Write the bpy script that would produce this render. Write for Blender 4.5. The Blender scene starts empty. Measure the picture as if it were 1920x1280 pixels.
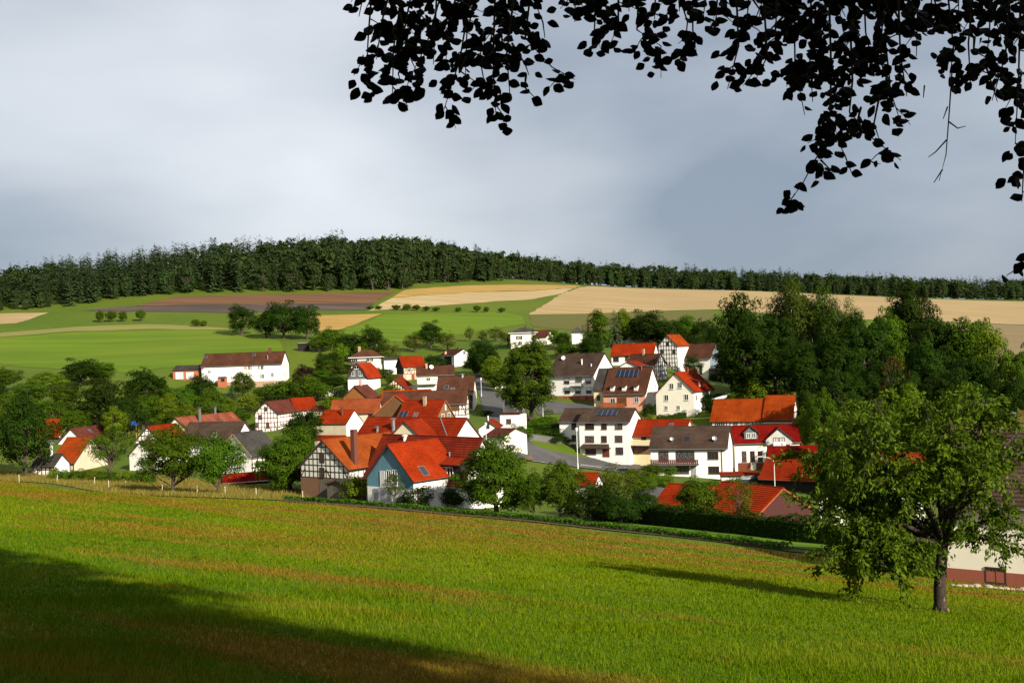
import bpy, math, random
import numpy as np
from mathutils import Matrix, Vector, geometry

# ------------------------------------------------------------------ camera, sky, sun, exposure
scene = bpy.context.scene
FOC = 2058.0            # focal length in pixels of a 1920 px wide picture
ROLL, PITCH = 0.036, 20.0 / 2058.0
cam_data = bpy.data.cameras.new("camera")
cam_data.sensor_width = 36.0
cam_data.lens = FOC / 1920.0 * 36.0
cam_data.clip_start, cam_data.clip_end = 0.1, 6000.0
camera = bpy.data.objects.new("camera", cam_data)
scene.collection.objects.link(camera)
camera.matrix_world = Matrix.Rotation(math.radians(90) + PITCH, 4, 'X') @ Matrix.Rotation(-ROLL, 4, 'Z')
scene.camera = camera

SUN_TO = Vector((0.60, -0.80, 0.0)).normalized()      # horizontal direction towards the sun
SUN_EL = math.radians(27)
sun_dir = Vector((SUN_TO.x * math.cos(SUN_EL), SUN_TO.y * math.cos(SUN_EL), math.sin(SUN_EL)))
sun_data = bpy.data.lights.new("sun", 'SUN')
sun_data.energy = 5.0
sun_data.angle = math.radians(0.6)
sun_data.color = (1.0, 0.92, 0.79)
sun = bpy.data.objects.new("sun", sun_data)
scene.collection.objects.link(sun)
sun.rotation_euler = sun_dir.to_track_quat('Z', 'Y').to_euler()

world = bpy.data.worlds.new("World")
scene.world = world
world.use_nodes = True
wn = world.node_tree
wn.nodes.clear()
def wnode(t, **k):
    n = wn.nodes.new(t)
    for a, b in k.items(): setattr(n, a, b)
    return n
wo = wnode('ShaderNodeOutputWorld'); wb = wnode('ShaderNodeBackground')
wb.inputs['Strength'].default_value = 0.05
sky = wnode('ShaderNodeTexSky', sky_type='NISHITA', sun_disc=False)
sky.sun_elevation = SUN_EL
sky.sun_rotation = math.atan2(sun_dir.x, sun_dir.y)
SKYLOC = (1.9, 6.4, 0.8)
wtc = wnode('ShaderNodeTexCoord')
wmap = wnode('ShaderNodeMapping'); wmap.inputs['Scale'].default_value = (1.0, 1.0, 2.8); wmap.inputs['Location'].default_value = SKYLOC
wno = wnode('ShaderNodeTexNoise'); wno.inputs['Scale'].default_value = 1.6; wno.inputs['Detail'].default_value = 3.5; wno.inputs['Roughness'].default_value = 0.42
wno.inputs['Distortion'].default_value = 0.4
wno2 = wnode('ShaderNodeTexNoise'); wno2.inputs['Scale'].default_value = 6.0; wno2.inputs['Detail'].default_value = 6
wmix0 = wnode('ShaderNodeMix', data_type='FLOAT'); wmix0.inputs[0].default_value = 0.14
wramp = wnode('ShaderNodeValToRGB')
wramp.color_ramp.elements[0].position = 0.32; wramp.color_ramp.elements[0].color = (2.5, 3.0, 3.75, 1)
wramp.color_ramp.elements[1].position = 0.68; wramp.color_ramp.elements[1].color = (7.4, 7.65, 8.05, 1)
wsep = wnode('ShaderNodeSeparateXYZ')
wel = wnode('ShaderNodeMapRange'); wel.inputs[1].default_value = 0.0; wel.inputs[2].default_value = 0.32; wel.inputs[3].default_value = 0.37; wel.inputs[4].default_value = 0.61
wadd = wnode('ShaderNodeMath', operation='ADD'); wsub = wnode('ShaderNodeMath', operation='SUBTRACT'); wsub.inputs[1].default_value = 0.5
wcl = wnode('ShaderNodeMix', data_type='RGBA'); wcl.inputs[0].default_value = 0.9
L = wn.links.new
L(wtc.outputs['Generated'], wmap.inputs['Vector']); L(wmap.outputs['Vector'], wno.inputs['Vector']); L(wmap.outputs['Vector'], wno2.inputs['Vector'])
L(wno.outputs['Fac'], wmix0.inputs[2]); L(wno2.outputs['Fac'], wmix0.inputs[3])
L(wtc.outputs['Generated'], wsep.inputs[0]); L(wsep.outputs['Z'], wel.inputs[0])
L(wmix0.outputs[0], wsub.inputs[0]); L(wsub.outputs[0], wadd.inputs[0]); L(wel.outputs[0], wadd.inputs[1])
L(wadd.outputs[0], wramp.inputs[0])
L(sky.outputs[0], wcl.inputs[6]); L(wramp.outputs[0], wcl.inputs[7])
L(wcl.outputs[2], wb.inputs['Color']); L(wb.outputs[0], wo.inputs['Surface'])

scene.view_settings.view_transform = 'Standard'
scene.view_settings.look = 'None'
scene.view_settings.exposure = 1.25
scene.view_settings.gamma = 1.0
scene.view_settings.use_curve_mapping = False
scene.cycles.max_bounces = 5
scene.cycles.diffuse_bounces = 2
scene.cycles.glossy_bounces = 2
scene.cycles.transmission_bounces = 3
scene.cycles.use_adaptive_sampling = True
scene.cycles.use_denoising = True

# ------------------------------------------------------------------ helpers
rnd = random.Random(7)
nrg = np.random.default_rng(7)
COL = scene.collection
def px2uv(px, py):
    dx, dy = px - 960.0, py - 640.0
    c, s = math.cos(ROLL), math.sin(ROLL)
    return dx * c - dy * s, dx * s + dy * c - 20.0
def P(px, py, D):
    u, v = px2uv(px, py)
    return Vector((u / FOC * D, D, -v / FOC * D))

def link(o, parent=None):
    COL.objects.link(o)
    if parent is not None: o.parent = parent
    return o
def tag(o, label=None, cat=None, group=None, kind=None):
    if label: o["label"] = label
    if cat: o["category"] = cat
    if group: o["group"] = group
    if kind: o["kind"] = kind
    return o
def empty(name, loc, rz=0.0):
    o = bpy.data.objects.new(name, None)
    o.empty_display_size = 0.5
    link(o); o.location = loc; o.rotation_euler = (0, 0, rz)
    return o
class MB:
    """collects quads / polygons, becomes ONE mesh"""
    def __init__(s): s.v = []; s.f = []; s.m = []; s.uv = {}
    def poly(s, pts, mi=0, uv=None):
        b = len(s.v); s.v += [tuple(p) for p in pts]; s.f.append(tuple(range(b, b + len(pts)))); s.m.append(mi)
        if uv: s.uv[len(s.f) - 1] = uv
    def box(s, x0, x1, y0, y1, z0, z1, mi=0, M=None):
        c = [(x0,y0,z0),(x1,y0,z0),(x1,y1,z0),(x0,y1,z0),(x0,y0,z1),(x1,y0,z1),(x1,y1,z1),(x0,y1,z1)]
        if M is not None: c = [tuple(M @ Vector(p)) for p in c]
        b = len(s.v); s.v += c
        for f in ((0,3,2,1),(4,5,6,7),(0,1,5,4),(1,2,6,5),(2,3,7,6),(3,0,4,7)):
            s.f.append(tuple(b + i for i in f)); s.m.append(mi)
    def tube(s, pts, r0, r1=None, n=6, mi=0, cap=True):
        r1 = r0 if r1 is None else r1
        pts = [Vector(p) for p in pts]; rings = []
        for i, p in enumerate(pts):
            d = (pts[min(i+1, len(pts)-1)] - pts[max(i-1, 0)])
            d = d.normalized() if d.length > 1e-9 else Vector((0,0,1))
            a = d.orthogonal().normalized(); b_ = d.cross(a)
            r = r0 + (r1 - r0) * i / max(1, len(pts)-1)
            b0 = len(s.v); rings.append(b0)
            for k in range(n):
                t = 2*math.pi*k/n
                s.v.append(tuple(p + a*math.cos(t)*r + b_*math.sin(t)*r))
        for i in range(len(pts)-1):
            for k in range(n):
                k2 = (k+1) % n
                s.f.append((rings[i]+k, rings[i]+k2, rings[i+1]+k2, rings[i+1]+k)); s.m.append(mi)
        if cap:
            s.f.append(tuple(rings[-1]+k for k in range(n))); s.m.append(mi)
            s.f.append(tuple(rings[0]+k for k in reversed(range(n)))); s.m.append(mi)
    def mesh(s, name, mats, smooth=False):
        me = bpy.data.meshes.new(name)
        me.from_pydata(s.v, [], s.f)
        for m in (mats if isinstance(mats, (list, tuple)) else [mats]): me.materials.append(m)
        me.polygons.foreach_set('material_index', s.m)
        if s.uv:
            ul = me.uv_layers.new(name='UVMap')
            for fi, uvs in s.uv.items():
                for li, uv in zip(me.polygons[fi].loop_indices, uvs): ul.data[li].uv = uv
        if smooth: me.polygons.foreach_set('use_smooth', [True]*len(me.polygons))
        me.update()
        return me
    def build(s, name, mats, parent=None, smooth=False):
        return link(bpy.data.objects.new(name, s.mesh(name, mats, smooth)), parent)

def np_mesh(name, V, Fq, mat, attr=None, smooth=False):
    """fast mesh from arrays; Fq (n,k) with constant k; attr = per-vertex float 'rnd'"""
    me = bpy.data.meshes.new(name)
    n, k = Fq.shape
    me.vertices.add(len(V)); me.vertices.foreach_set('co', V.astype(np.float32).ravel())
    me.loops.add(n*k); me.loops.foreach_set('vertex_index', Fq.astype(np.int32).ravel())
    me.polygons.add(n); me.polygons.foreach_set('loop_start', np.arange(0, n*k, k, dtype=np.int32))
    if smooth: me.polygons.foreach_set('use_smooth', np.ones(n, dtype=bool))
    if attr is not None:
        a = me.attributes.new('rnd', 'FLOAT', 'POINT'); a.data.foreach_set('value', attr.astype(np.float32))
    for m in (mat if isinstance(mat, (list, tuple)) else [mat]): me.materials.append(m)
    me.update(calc_edges=True)
    return me

# ------------------------------------------------------------------ materials
MATS = {}
class NT:
    def __init__(s, name):
        s.m = bpy.data.materials.new(name); s.m.use_nodes = True; s.t = s.m.node_tree; s.t.nodes.clear()
        s.out = s.n('ShaderNodeOutputMaterial'); MATS[name] = s.m
    def n(s, t, **k):
        nd = s.t.nodes.new(t)
        for a, b in k.items(): setattr(nd, a, b)
        return nd
    def l(s, a, b): s.t.links.new(a, b)
    def noise(s, vec, scale, detail=3, rough=0.5):
        nd = s.n('ShaderNodeTexNoise'); nd.inputs['Scale'].default_value = scale; nd.inputs['Detail'].default_value = detail; nd.inputs['Roughness'].default_value = rough
        if vec is not None: s.l(vec, nd.inputs['Vector'])
        return nd.outputs['Fac']
    def mix(s, fac, a, b, mode='MIX'):
        nd = s.n('ShaderNodeMix', data_type='RGBA', blend_type=mode)
        for inp, val in ((0, fac), (6, a), (7, b)):
            if hasattr(val, 'is_output') or isinstance(val, bpy.types.NodeSocket): s.l(val, nd.inputs[inp])
            elif inp == 0: nd.inputs[0].default_value = val
            else: nd.inputs[inp].default_value = (*val, 1)
        return nd.outputs[2]
    def ramp(s, fac, lo, hi, a=0.0, b=1.0):
        nd = s.n('ShaderNodeMapRange'); s.l(fac, nd.inputs[0])
        nd.inputs[1].default_value, nd.inputs[2].default_value, nd.inputs[3].default_value, nd.inputs[4].default_value = lo, hi, a, b
        return nd.outputs[0]
    def math(s, op, a, b):
        nd = s.n('ShaderNodeMath', operation=op)
        for i, val in enumerate((a, b)):
            if isinstance(val, bpy.types.NodeSocket): s.l(val, nd.inputs[i])
            else: nd.inputs[i].default_value = val
        return nd.outputs[0]
    def coord(s, which='Object', scale=None, rot=None):
        tc = s.n('ShaderNodeTexCoord')
        if scale is None and rot is None: return tc.outputs[which]
        mp = s.n('ShaderNodeMapping')
        if scale: mp.inputs['Scale'].default_value = scale
        if rot: mp.inputs['Rotation'].default_value = rot
        s.l(tc.outputs[which], mp.inputs['Vector'])
        return mp.outputs['Vector']
    def pos(s, scale=None, rotz=0.0):
        g = s.n('ShaderNodeNewGeometry')
        m1 = s.n('ShaderNodeMapping'); m1.inputs['Rotation'].default_value = (0, 0, rotz); s.l(g.outputs['Position'], m1.inputs['Vector'])
        if scale is None: return m1.outputs['Vector']
        m2 = s.n('ShaderNodeMapping'); m2.inputs['Scale'].default_value = scale; s.l(m1.outputs['Vector'], m2.inputs['Vector'])
        return m2.outputs['Vector']
    def bsdf(s, col, rough=0.8, bump=None, bstr=0.3, bdist=0.02, spec=0.3, metal=0.0):
        p = s.n('ShaderNodeBsdfPrincipled')
        if isinstance(col, bpy.types.NodeSocket): s.l(col, p.inputs['Base Color'])
        else: p.inputs['Base Color'].default_value = (*col, 1)
        if isinstance(rough, bpy.types.NodeSocket): s.l(rough, p.inputs['Roughness'])
        else: p.inputs['Roughness'].default_value = rough
        p.inputs['Specular IOR Level'].default_value = spec; p.inputs['Metallic'].default_value = metal
        if bump is not None:
            b = s.n('ShaderNodeBump'); b.inputs['Strength'].default_value = bstr; b.inputs['Distance'].default_value = bdist
            s.l(bump, b.inputs['Height']); s.l(b.outputs[0], p.inputs['Normal'])
        s.l(p.outputs[0], s.out.inputs['Surface'])
        return p

def roof_mat(name, c1, c2, moss=(0.1, 0.1, 0.06), mossy=0.25, tw=0.30, th=0.36, rough=0.75):
    n = NT(name); uv = n.coord('UV'); ob = n.coord('Object')
    kr = 0.47 if c1[0] > 0.2 else 0.50; ks = 0.72 if c1[0] > 0.2 else 1.0
    c1, c2 = ((q[0]*kr, q[1]*kr*ks, q[2]*kr*ks*ks) for q in (c1, c2)); moss = tuple(x*kr for x in moss)
    br = n.n('ShaderNodeTexBrick'); br.offset = 0.5
    br.inputs['Color1'].default_value = (0.35, 0.35, 0.35, 1); br.inputs['Color2'].default_value = (0.85, 0.85, 0.85, 1); br.inputs['Mortar'].default_value = (0, 0, 0, 1)
    br.inputs['Scale'].default_value = 1.0; br.inputs['Mortar Size'].default_value = 0.03; br.inputs['Brick Width'].default_value = tw; br.inputs['Row Height'].default_value = th
    br.inputs['Bias'].default_value = 0.0
    n.l(uv, br.inputs['Vector'])
    big = n.noise(ob, 0.35, 4, 0.6)
    c = n.mix(n.ramp(big, 0.3, 0.7), tuple(x*0.78 for x in c1), tuple(x*1.2 for x in c2))
    tint = n.mix(0.75, (1, 1, 1), br.outputs['Color'])
    c = n.mix(0.6, c, tint, 'MULTIPLY')
    streak = n.noise(n.coord('UV', scale=(2.2, 0.25, 1)), 1.0, 4, 0.65)
    c = n.mix(n.ramp(streak, 0.55, 0.8, 0.0, mossy), c, moss)
    n.bsdf(c, 0.85, br.outputs['Fac'], -0.35, 0.03, 0.04)
    return n.m
def plaster(name, c, dirt=0.12):
    c = tuple(x*0.8 for x in c)
    n = NT(name); ob = n.coord('Object')
    big = n.noise(ob, 0.6, 4, 0.6); fine = n.noise(ob, 18, 3)
    dk = tuple(x * 0.72 for x in c)
    st = n.noise(n.coord('Object', scale=(1.2, 1.2, 0.12)), 1.5, 4, 0.65)
    col = n.mix(n.ramp(big, 0.35, 0.75, 0, dirt * 2), c, dk)
    col = n.mix(n.ramp(st, 0.55, 0.8, 0, dirt * 2), col, tuple(x * 0.6 for x in c))
    n.bsdf(col, 0.9, fine, 0.25, 0.01, 0.2)
    return n.m
def plain(name, c, rough=0.6, metal=0.0, var=0.25, scale=3.0, spec=0.3):
    c = tuple(x*0.72 for x in c)
    n = NT(name); ob = n.coord('Object')
    f = n.noise(ob, scale, 4, 0.6)
    n.bsdf(n.mix(n.ramp(f, 0.3, 0.7, 0, 1), tuple(x*(1-var) for x in c), tuple(min(1, x*(1+var*0.5)) for x in c)), rough, f, 0.1, 0.01, spec, metal)
    return n.m
def planks(name, c, width=0.16, rough=0.8, axis=(1, 1, 0)):
    c = tuple(x*0.68 for x in c)
    n = NT(name)
    w = n.n('ShaderNodeTexWave', wave_type='BANDS', bands_direction='DIAGONAL', wave_profile='SAW')
    mp = n.coord('Object', scale=(axis[0], axis[1], axis[2])); n.l(mp, w.inputs['Vector']); w.inputs['Scale'].default_value = 0.32 / width
    g = n.noise(n.coord('Object', scale=(6, 6, 0.5)), 2.0, 4, 0.6)
    big = n.noise(n.coord('Object'), 0.7, 3)
    c1 = n.mix(n.ramp(g, 0.3, 0.75), tuple(x*0.65 for x in c), tuple(min(1, x*1.15) for x in c))
    c1 = n.mix(n.ramp(big, 0.4, 0.75, 0, 0.35), c1, tuple(x*0.5 for x in c))
    c1 = n.mix(n.ramp(w.outputs['Fac'], 0.9, 1.0, 0, 0.8), c1, tuple(x*0.25 for x in c))
    n.bsdf(c1, rough, w.outputs['Fac'], 0.4, 0.02, 0.2)
    return n.m
def leaf_mat(name, c, c2=None, trans=0.35, var=0.5):
    c2 = c2 or (c[0]*1.5, c[1]*1.25, c[2]*0.8)
    c, c2 = (c[0]*0.50, c[1]*0.60, c[2]*0.38), (c2[0]*0.50, c2[1]*0.60, c2[2]*0.38)
    n = NT(name)
    at = n.n('ShaderNodeAttribute', attribute_name='rnd'); oi = n.n('ShaderNodeObjectInfo')
    col = n.mix(n.ramp(at.outputs['Fac'], 0, 1), tuple(x*(1-var) for x in c), c2)
    hs = n.n('ShaderNodeHueSaturation'); n.l(col, hs.inputs['Color'])
    n.l(n.ramp(oi.outputs['Random'], 0, 1, 0.485, 0.515), hs.inputs['Hue']); n.l(n.ramp(oi.outputs['Random'], 0, 1, 0.8, 1.2), hs.inputs['Value'])
    d = n.n('ShaderNodeBsdfPrincipled'); d.inputs['Roughness'].default_value = 0.7; d.inputs['Specular IOR Level'].default_value = 0.04
    t = n.n('ShaderNodeBsdfTranslucent'); mx = n.n('ShaderNodeMixShader'); mx.inputs[0].default_value = trans
    n.l(hs.outputs[0], d.inputs['Base Color'])
    tcol = n.mix(0.7, hs.outputs[0], (0.95, 1.0, 0.25), 'MULTIPLY')
    n.l(tcol, t.inputs['Color']); n.l(d.outputs[0], mx.inputs[1]); n.l(t.outputs[0], mx.inputs[2]); n.l(mx.outputs[0], n.out.inputs['Surface'])
    return n.m

roof_mat('r_red', (0.37, 0.042, 0.010), (0.43, 0.054, 0.013), mossy=0.12)
roof_mat('r_bright', (0.46, 0.052, 0.009), (0.50, 0.068, 0.012), mossy=0.08)
roof_mat('r_deep', (0.25, 0.010, 0.008), (0.30, 0.014, 0.009), mossy=0.08)
roof_mat('r_orange', (0.45, 0.115, 0.022), (0.50, 0.15, 0.035), (0.26, 0.10, 0.045), 0.35)
roof_mat('r_orange2', (0.46, 0.08, 0.010), (0.52, 0.115, 0.016), (0.18, 0.06, 0.025), 0.5)
roof_mat('r_salmon', (0.38, 0.11, 0.045), (0.46, 0.15, 0.07), (0.2, 0.1, 0.06), 0.4)
roof_mat('r_weather', (0.36, 0.08, 0.05), (0.45, 0.2, 0.15), (0.6, 0.48, 0.4), 0.6)
roof_mat('r_brown', (0.125, 0.048, 0.028), (0.16, 0.064, 0.037), mossy=0.25)
roof_mat('r_maroon', (0.17, 0.045, 0.032), (0.21, 0.06, 0.04), mossy=0.15)
roof_mat('r_dark', (0.10, 0.062, 0.045), (0.13, 0.085, 0.06), (0.15, 0.12, 0.08), 0.35)
roof_mat('r_grey', (0.07, 0.065, 0.06), (0.11, 0.10, 0.09), (0.16, 0.15, 0.1), 0.5)
roof_mat('r_mixed', (0.25, 0.035, 0.022), (0.36, 0.06, 0.03), (0.30, 0.16, 0.1), 0.2)
plaster('w_white', (0.80, 0.77, 0.70)); plaster('w_cream', (0.76, 0.71, 0.57)); plaster('w_ochre', (0.62, 0.36, 0.08))
plaster('w_beige', (0.50, 0.43, 0.30), 0.3); plaster('w_grey', (0.42, 0.42, 0.38), 0.3); plaster('w_pink', (0.60, 0.29, 0.20))
plaster('w_tan', (0.62, 0.46, 0.28)); plaster('w_yellow', (0.72, 0.60, 0.34)); plaster('w_palegreen', (0.66, 0.66, 0.58), 0.25)
plaster('w_brickred', (0.34, 0.11, 0.055), 0.25); plaster('w_plinth', (0.28, 0.085, 0.05), 0.2); plaster('w_stone', (0.36, 0.25, 0.16), 0.4)
plaster('w_brown', (0.17, 0.09, 0.05), 0.3); plaster('w_concrete', (0.11, 0.105, 0.095), 0.3)  # w_concrete darkened to carry the retaining wall's shade
planks('p_blue', (0.16, 0.33, 0.40)); planks('p_ochre', (0.33, 0.12, 0.025), 0.35); planks('p_brown', (0.13, 0.06, 0.02), 0.2)
planks('p_maroon', (0.075, 0.022, 0.018), 0.14); planks('p_grey', (0.16, 0.13, 0.10), 0.18); planks('p_dark', (0.03, 0.022, 0.018), 0.2); planks('p_slate', (0.13, 0.15, 0.15), 0.3)
planks('p_metal', (0.23, 0.28, 0.31), 0.25, 0.5); planks('p_orange', (0.40, 0.09, 0.02), 0.12)
plain('timber', (0.045, 0.025, 0.018), 0.8); plain('timber_red', (0.14, 0.04, 0.03), 0.8); plain('frame_white', (0.75, 0.74, 0.70), 0.5, var=0.08); plain('frame_brown', (0.10, 0.03, 0.02), 0.5)
plain('door_brown', (0.16, 0.035, 0.015), 0.5); plain('door_white', (0.7, 0.7, 0.66), 0.5, var=0.08); plain('door_grey', (0.3, 0.3, 0.32), 0.5)
plain('metal', (0.45, 0.46, 0.48), 0.35, 0.8); plain('pole', (0.62, 0.62, 0.58), 0.5, var=0.1); plain('stone', (0.34, 0.27, 0.2), 0.9, scale=6); plain('brick_chimney', (0.13, 0.04, 0.022), 0.9, scale=8)
plain('terracotta', (0.30, 0.06, 0.012), 0.7); plain('verge', (0.24, 0.10, 0.04), 0.7); plain('verge_dark', (0.06, 0.03, 0.025), 0.7); plain('solar', (0.010, 0.013, 0.03), 0.3, var=0.4, scale=1.5, spec=0.25)
plain('bark', (0.07, 0.05, 0.035), 0.95, var=0.6, scale=5); plain('bark_pine', (0.14, 0.08, 0.05), 0.95, var=0.5, scale=4); plain('bark_birch', (0.4, 0.38, 0.34), 0.9, var=0.5, scale=4)
plain('car_white', (0.75, 0.75, 0.75), 0.2, var=0.05, spec=0.6); plain('car_blue', (0.06, 0.09, 0.14), 0.2, var=0.1, spec=0.6); plain('car_dark', (0.02, 0.03, 0.03), 0.2, var=0.1, spec=0.6); plain('rubber', (0.02, 0.02, 0.02), 0.8)
plain('paint_blue', (0.03, 0.10, 0.5), 0.5); plain('wood_light', (0.42, 0.26, 0.10), 0.8); plain('cloth_white', (0.8, 0.8, 0.76), 0.9, var=0.06); plain('cloth_lime', (0.55, 0.65, 0.04), 0.9, var=0.06)
plain('flowers_red', (0.35, 0.02, 0.03), 0.8, var=0.5, scale=9); plain('road_paint', (0.6, 0.6, 0.57), 0.8); plain('sign_red', (0.5, 0.03, 0.03), 0.5); plain('post_wood', (0.55, 0.48, 0.36), 0.9, var=0.3); plain('turquoise', (0.1, 0.4, 0.38), 0.5)
def glass_mat():
    n = NT('glass'); oi = n.n('ShaderNodeObjectInfo'); ob = n.coord('Object', scale=(7, 7, 1.5))
    f = n.noise(ob, 2.0, 2)
    cur = n.math('MULTIPLY', n.ramp(oi.outputs['Random'], 0.35, 0.6), n.ramp(f, 0.45, 0.6))
    c = n.mix(cur, (0.012, 0.014, 0.017), (0.10, 0.095, 0.085))
    n.bsdf(c, 0.08, None, spec=0.7)
    return n.m
glass_mat()
leaf_mat('lf_mid', (0.075, 0.135, 0.012)); leaf_mat('lf_dark', (0.027, 0.056, 0.007)); leaf_mat('lf_light', (0.145, 0.20, 0.018)); leaf_mat('lf_olive', (0.09, 0.115, 0.015))
leaf_mat('lf_spruce', (0.020, 0.045, 0.014), trans=0.1); leaf_mat('lf_bluespruce', (0.07, 0.11, 0.095), trans=0.1); leaf_mat('lf_purple', (0.030, 0.010, 0.016), (0.06, 0.016, 0.022), trans=0.2)
leaf_mat('lf_fpine', (0.032, 0.056, 0.032), (0.070, 0.096, 0.048), trans=0.15); leaf_mat('lf_fdec', (0.034, 0.060, 0.026), (0.078, 0.108, 0.040), trans=0.25)  # far-wood greens tinted bluish in place of haze
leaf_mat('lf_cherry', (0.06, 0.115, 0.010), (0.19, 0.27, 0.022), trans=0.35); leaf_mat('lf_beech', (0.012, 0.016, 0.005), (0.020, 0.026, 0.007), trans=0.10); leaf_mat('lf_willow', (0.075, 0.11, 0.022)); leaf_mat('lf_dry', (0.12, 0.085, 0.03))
leaf_mat('lf_hedge', (0.045, 0.085, 0.012)); leaf_mat('lf_linden', (0.062, 0.088, 0.010)); leaf_mat('lf_crop', (0.07, 0.13, 0.015))
# ------------------------------------------------------------------ terrain (thin-plate surface through surveyed points)
CTRL = [  # (px, py, depth)
 (1762,1150,38),(1170,1065,47),(37,905,165),(205,917,158),(310,928,150),(420,928,148),(530,936,142),(770,952,133),(1000,975,122),(1240,1003,111),(1480,1030,100),(1660,1050,95),(1850,1100,76),(1900,1098,78),
 (100,882,222),(260,884,215),(430,895,188),(640,936,158),(730,946,146),(900,958,140),(1010,968,134),(1100,878,228),(1010,862,222),(1260,925,165),(1420,980,129),(1520,986,133),
 (1130,862,238),(1290,892,203),(1400,890,218),(1480,922,184),(1420,800,250),(1260,779,276),(1170,767,284),(1085,758,294),(1020,765,283),(920,748,298),(905,715,335),(965,836,222),(945,803,236),(935,731,318),
 (892,770,281),(680,737,320),(500,810,294),(481,727,370),(340,712,374),(150,745,325),(0,765,300),(870,687,394),(770,713,340),(800,733,300),(690,700,362),(1255,689,340),(1170,689,328),(1310,711,338),(1235,718,304),
 (985,650,406),(1080,646,396),(1180,646,384),(1450,738,280),(1700,765,262),(1880,760,290),(1640,990,112),
 (250,690,392),(250,650,450),(300,605,520),(300,556,600),(0,586,570),(0,640,480),(0,700,400),(560,549,620),(740,546,640),(960,531,760),(800,586,560),(800,640,455),(600,640,440),(565,662,405),(1000,590,560),(1100,536,850),
 (1250,602,520),(1430,546,900),(1900,604,560),(1900,563,950),(1900,660,430),(1650,600,520),
 (640,505,800),(0,544,760),(350,512,800),(850,509,850),(300,700,380),(622,832,232),(400,818,262),(780,852,193),(860,850,190),(1380,760,275)]
pts = [tuple(P(*c)) for c in CTRL]
pts += [(0,0,-1.65),(0,-40,5.5),(25,-10,-2.5),(-25,-10,1.5),(30,15,-7.0),(-40,40,-3.5),(60,-40,0),(-60,-60,10),(-60,20,3),(70,40,-17),(90,90,-23),(130,150,-24),(-120,120,-8),(-160,200,-14),
        (-400,1200,55),(0,1250,55),(400,1300,45),(900,1300,30),(-600,900,50),(1000,700,10),(800,1000,25),(-450,550,28),(-300,300,-6),(350,320,-14),(500,500,2),(-800,1600,40),(0,1700,40),(900,1700,25),(-700,200,0),(800,200,-10)]
CP = np.array(pts)
def _phi(r2):
    return np.where(r2 > 1e-9, 0.5 * r2 * np.log(np.maximum(r2, 1e-9)), 0.0)
_n = len(CP); S_ = 100.0
_X = CP[:, :2] / S_
_K = _phi(((_X[:, None] - _X[None]) ** 2).sum(-1)) + np.eye(_n) * 0.004
_Pm = np.c_[np.ones(_n), _X]
_A = np.zeros((_n+3, _n+3)); _A[:_n,:_n] = _K; _A[:_n,_n:] = _Pm; _A[_n:,:_n] = _Pm.T
_W = np.linalg.solve(_A, np.r_[CP[:, 2], 0, 0, 0])
def hgt_np(x, y):
    q = np.stack([np.asarray(x, float).ravel(), np.asarray(y, float).ravel()], 1) / S_
    out = np.empty(len(q))
    for i in range(0, len(q), 20000):
        qq = q[i:i+20000]
        k = _phi(((qq[:, None] - _X[None]) ** 2).sum(-1))
        out[i:i+20000] = k @ _W[:_n] + _W[_n] + qq @ _W[_n+1:]
    return out.reshape(np.shape(x))
def hgt(x, y): return float(hgt_np(np.array([x]), np.array([y]))[0])
def ground_at(px, py, d0=8.0, d1=1400.0):
    """first point of the terrain along the sight line"""
    u, v = px2uv(px, py)
    D = np.geomspace(d0, d1, 900)
    g = -v/FOC*D - hgt_np(u/FOC*D, D)
    i = np.where(g < 0)[0]
    if not len(i): return None
    i = i[0]; a, b = D[max(i-1, 0)], D[i]
    for _ in range(18):
        m = (a+b)/2
        if -v/FOC*m - hgt(u/FOC*m, m) < 0: b = m
        else: a = m
    return Vector((u/FOC*b, b, -v/FOC*b))

def graded(stops):
    out = []
    for (a, b, s) in stops: out += list(np.arange(a, b, s))
    return np.array(out + [stops[-1][1]])
gx = graded([(-1100,-400,40),(-400,-160,8),(-160,-40,4),(-40,60,2),(60,160,4),(160,420,8),(420,1300,40)])
gy = graded([(-90,0,5),(0,60,2),(60,340,3),(340,480,5),(480,1000,10),(1000,1800,40)])
GX, GY = np.meshgrid(gx, gy)
GZ = hgt_np(GX, GY)
V = np.stack([GX.ravel(), GY.ravel(), GZ.ravel()], 1)
ny, nx = GX.shape
idx = np.arange(nx*ny).reshape(ny, nx)
Fq = np.stack([idx[:-1,:-1].ravel(), idx[:-1,1:].ravel(), idx[1:,1:].ravel(), idx[1:,:-1].ravel()], 1)

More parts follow.
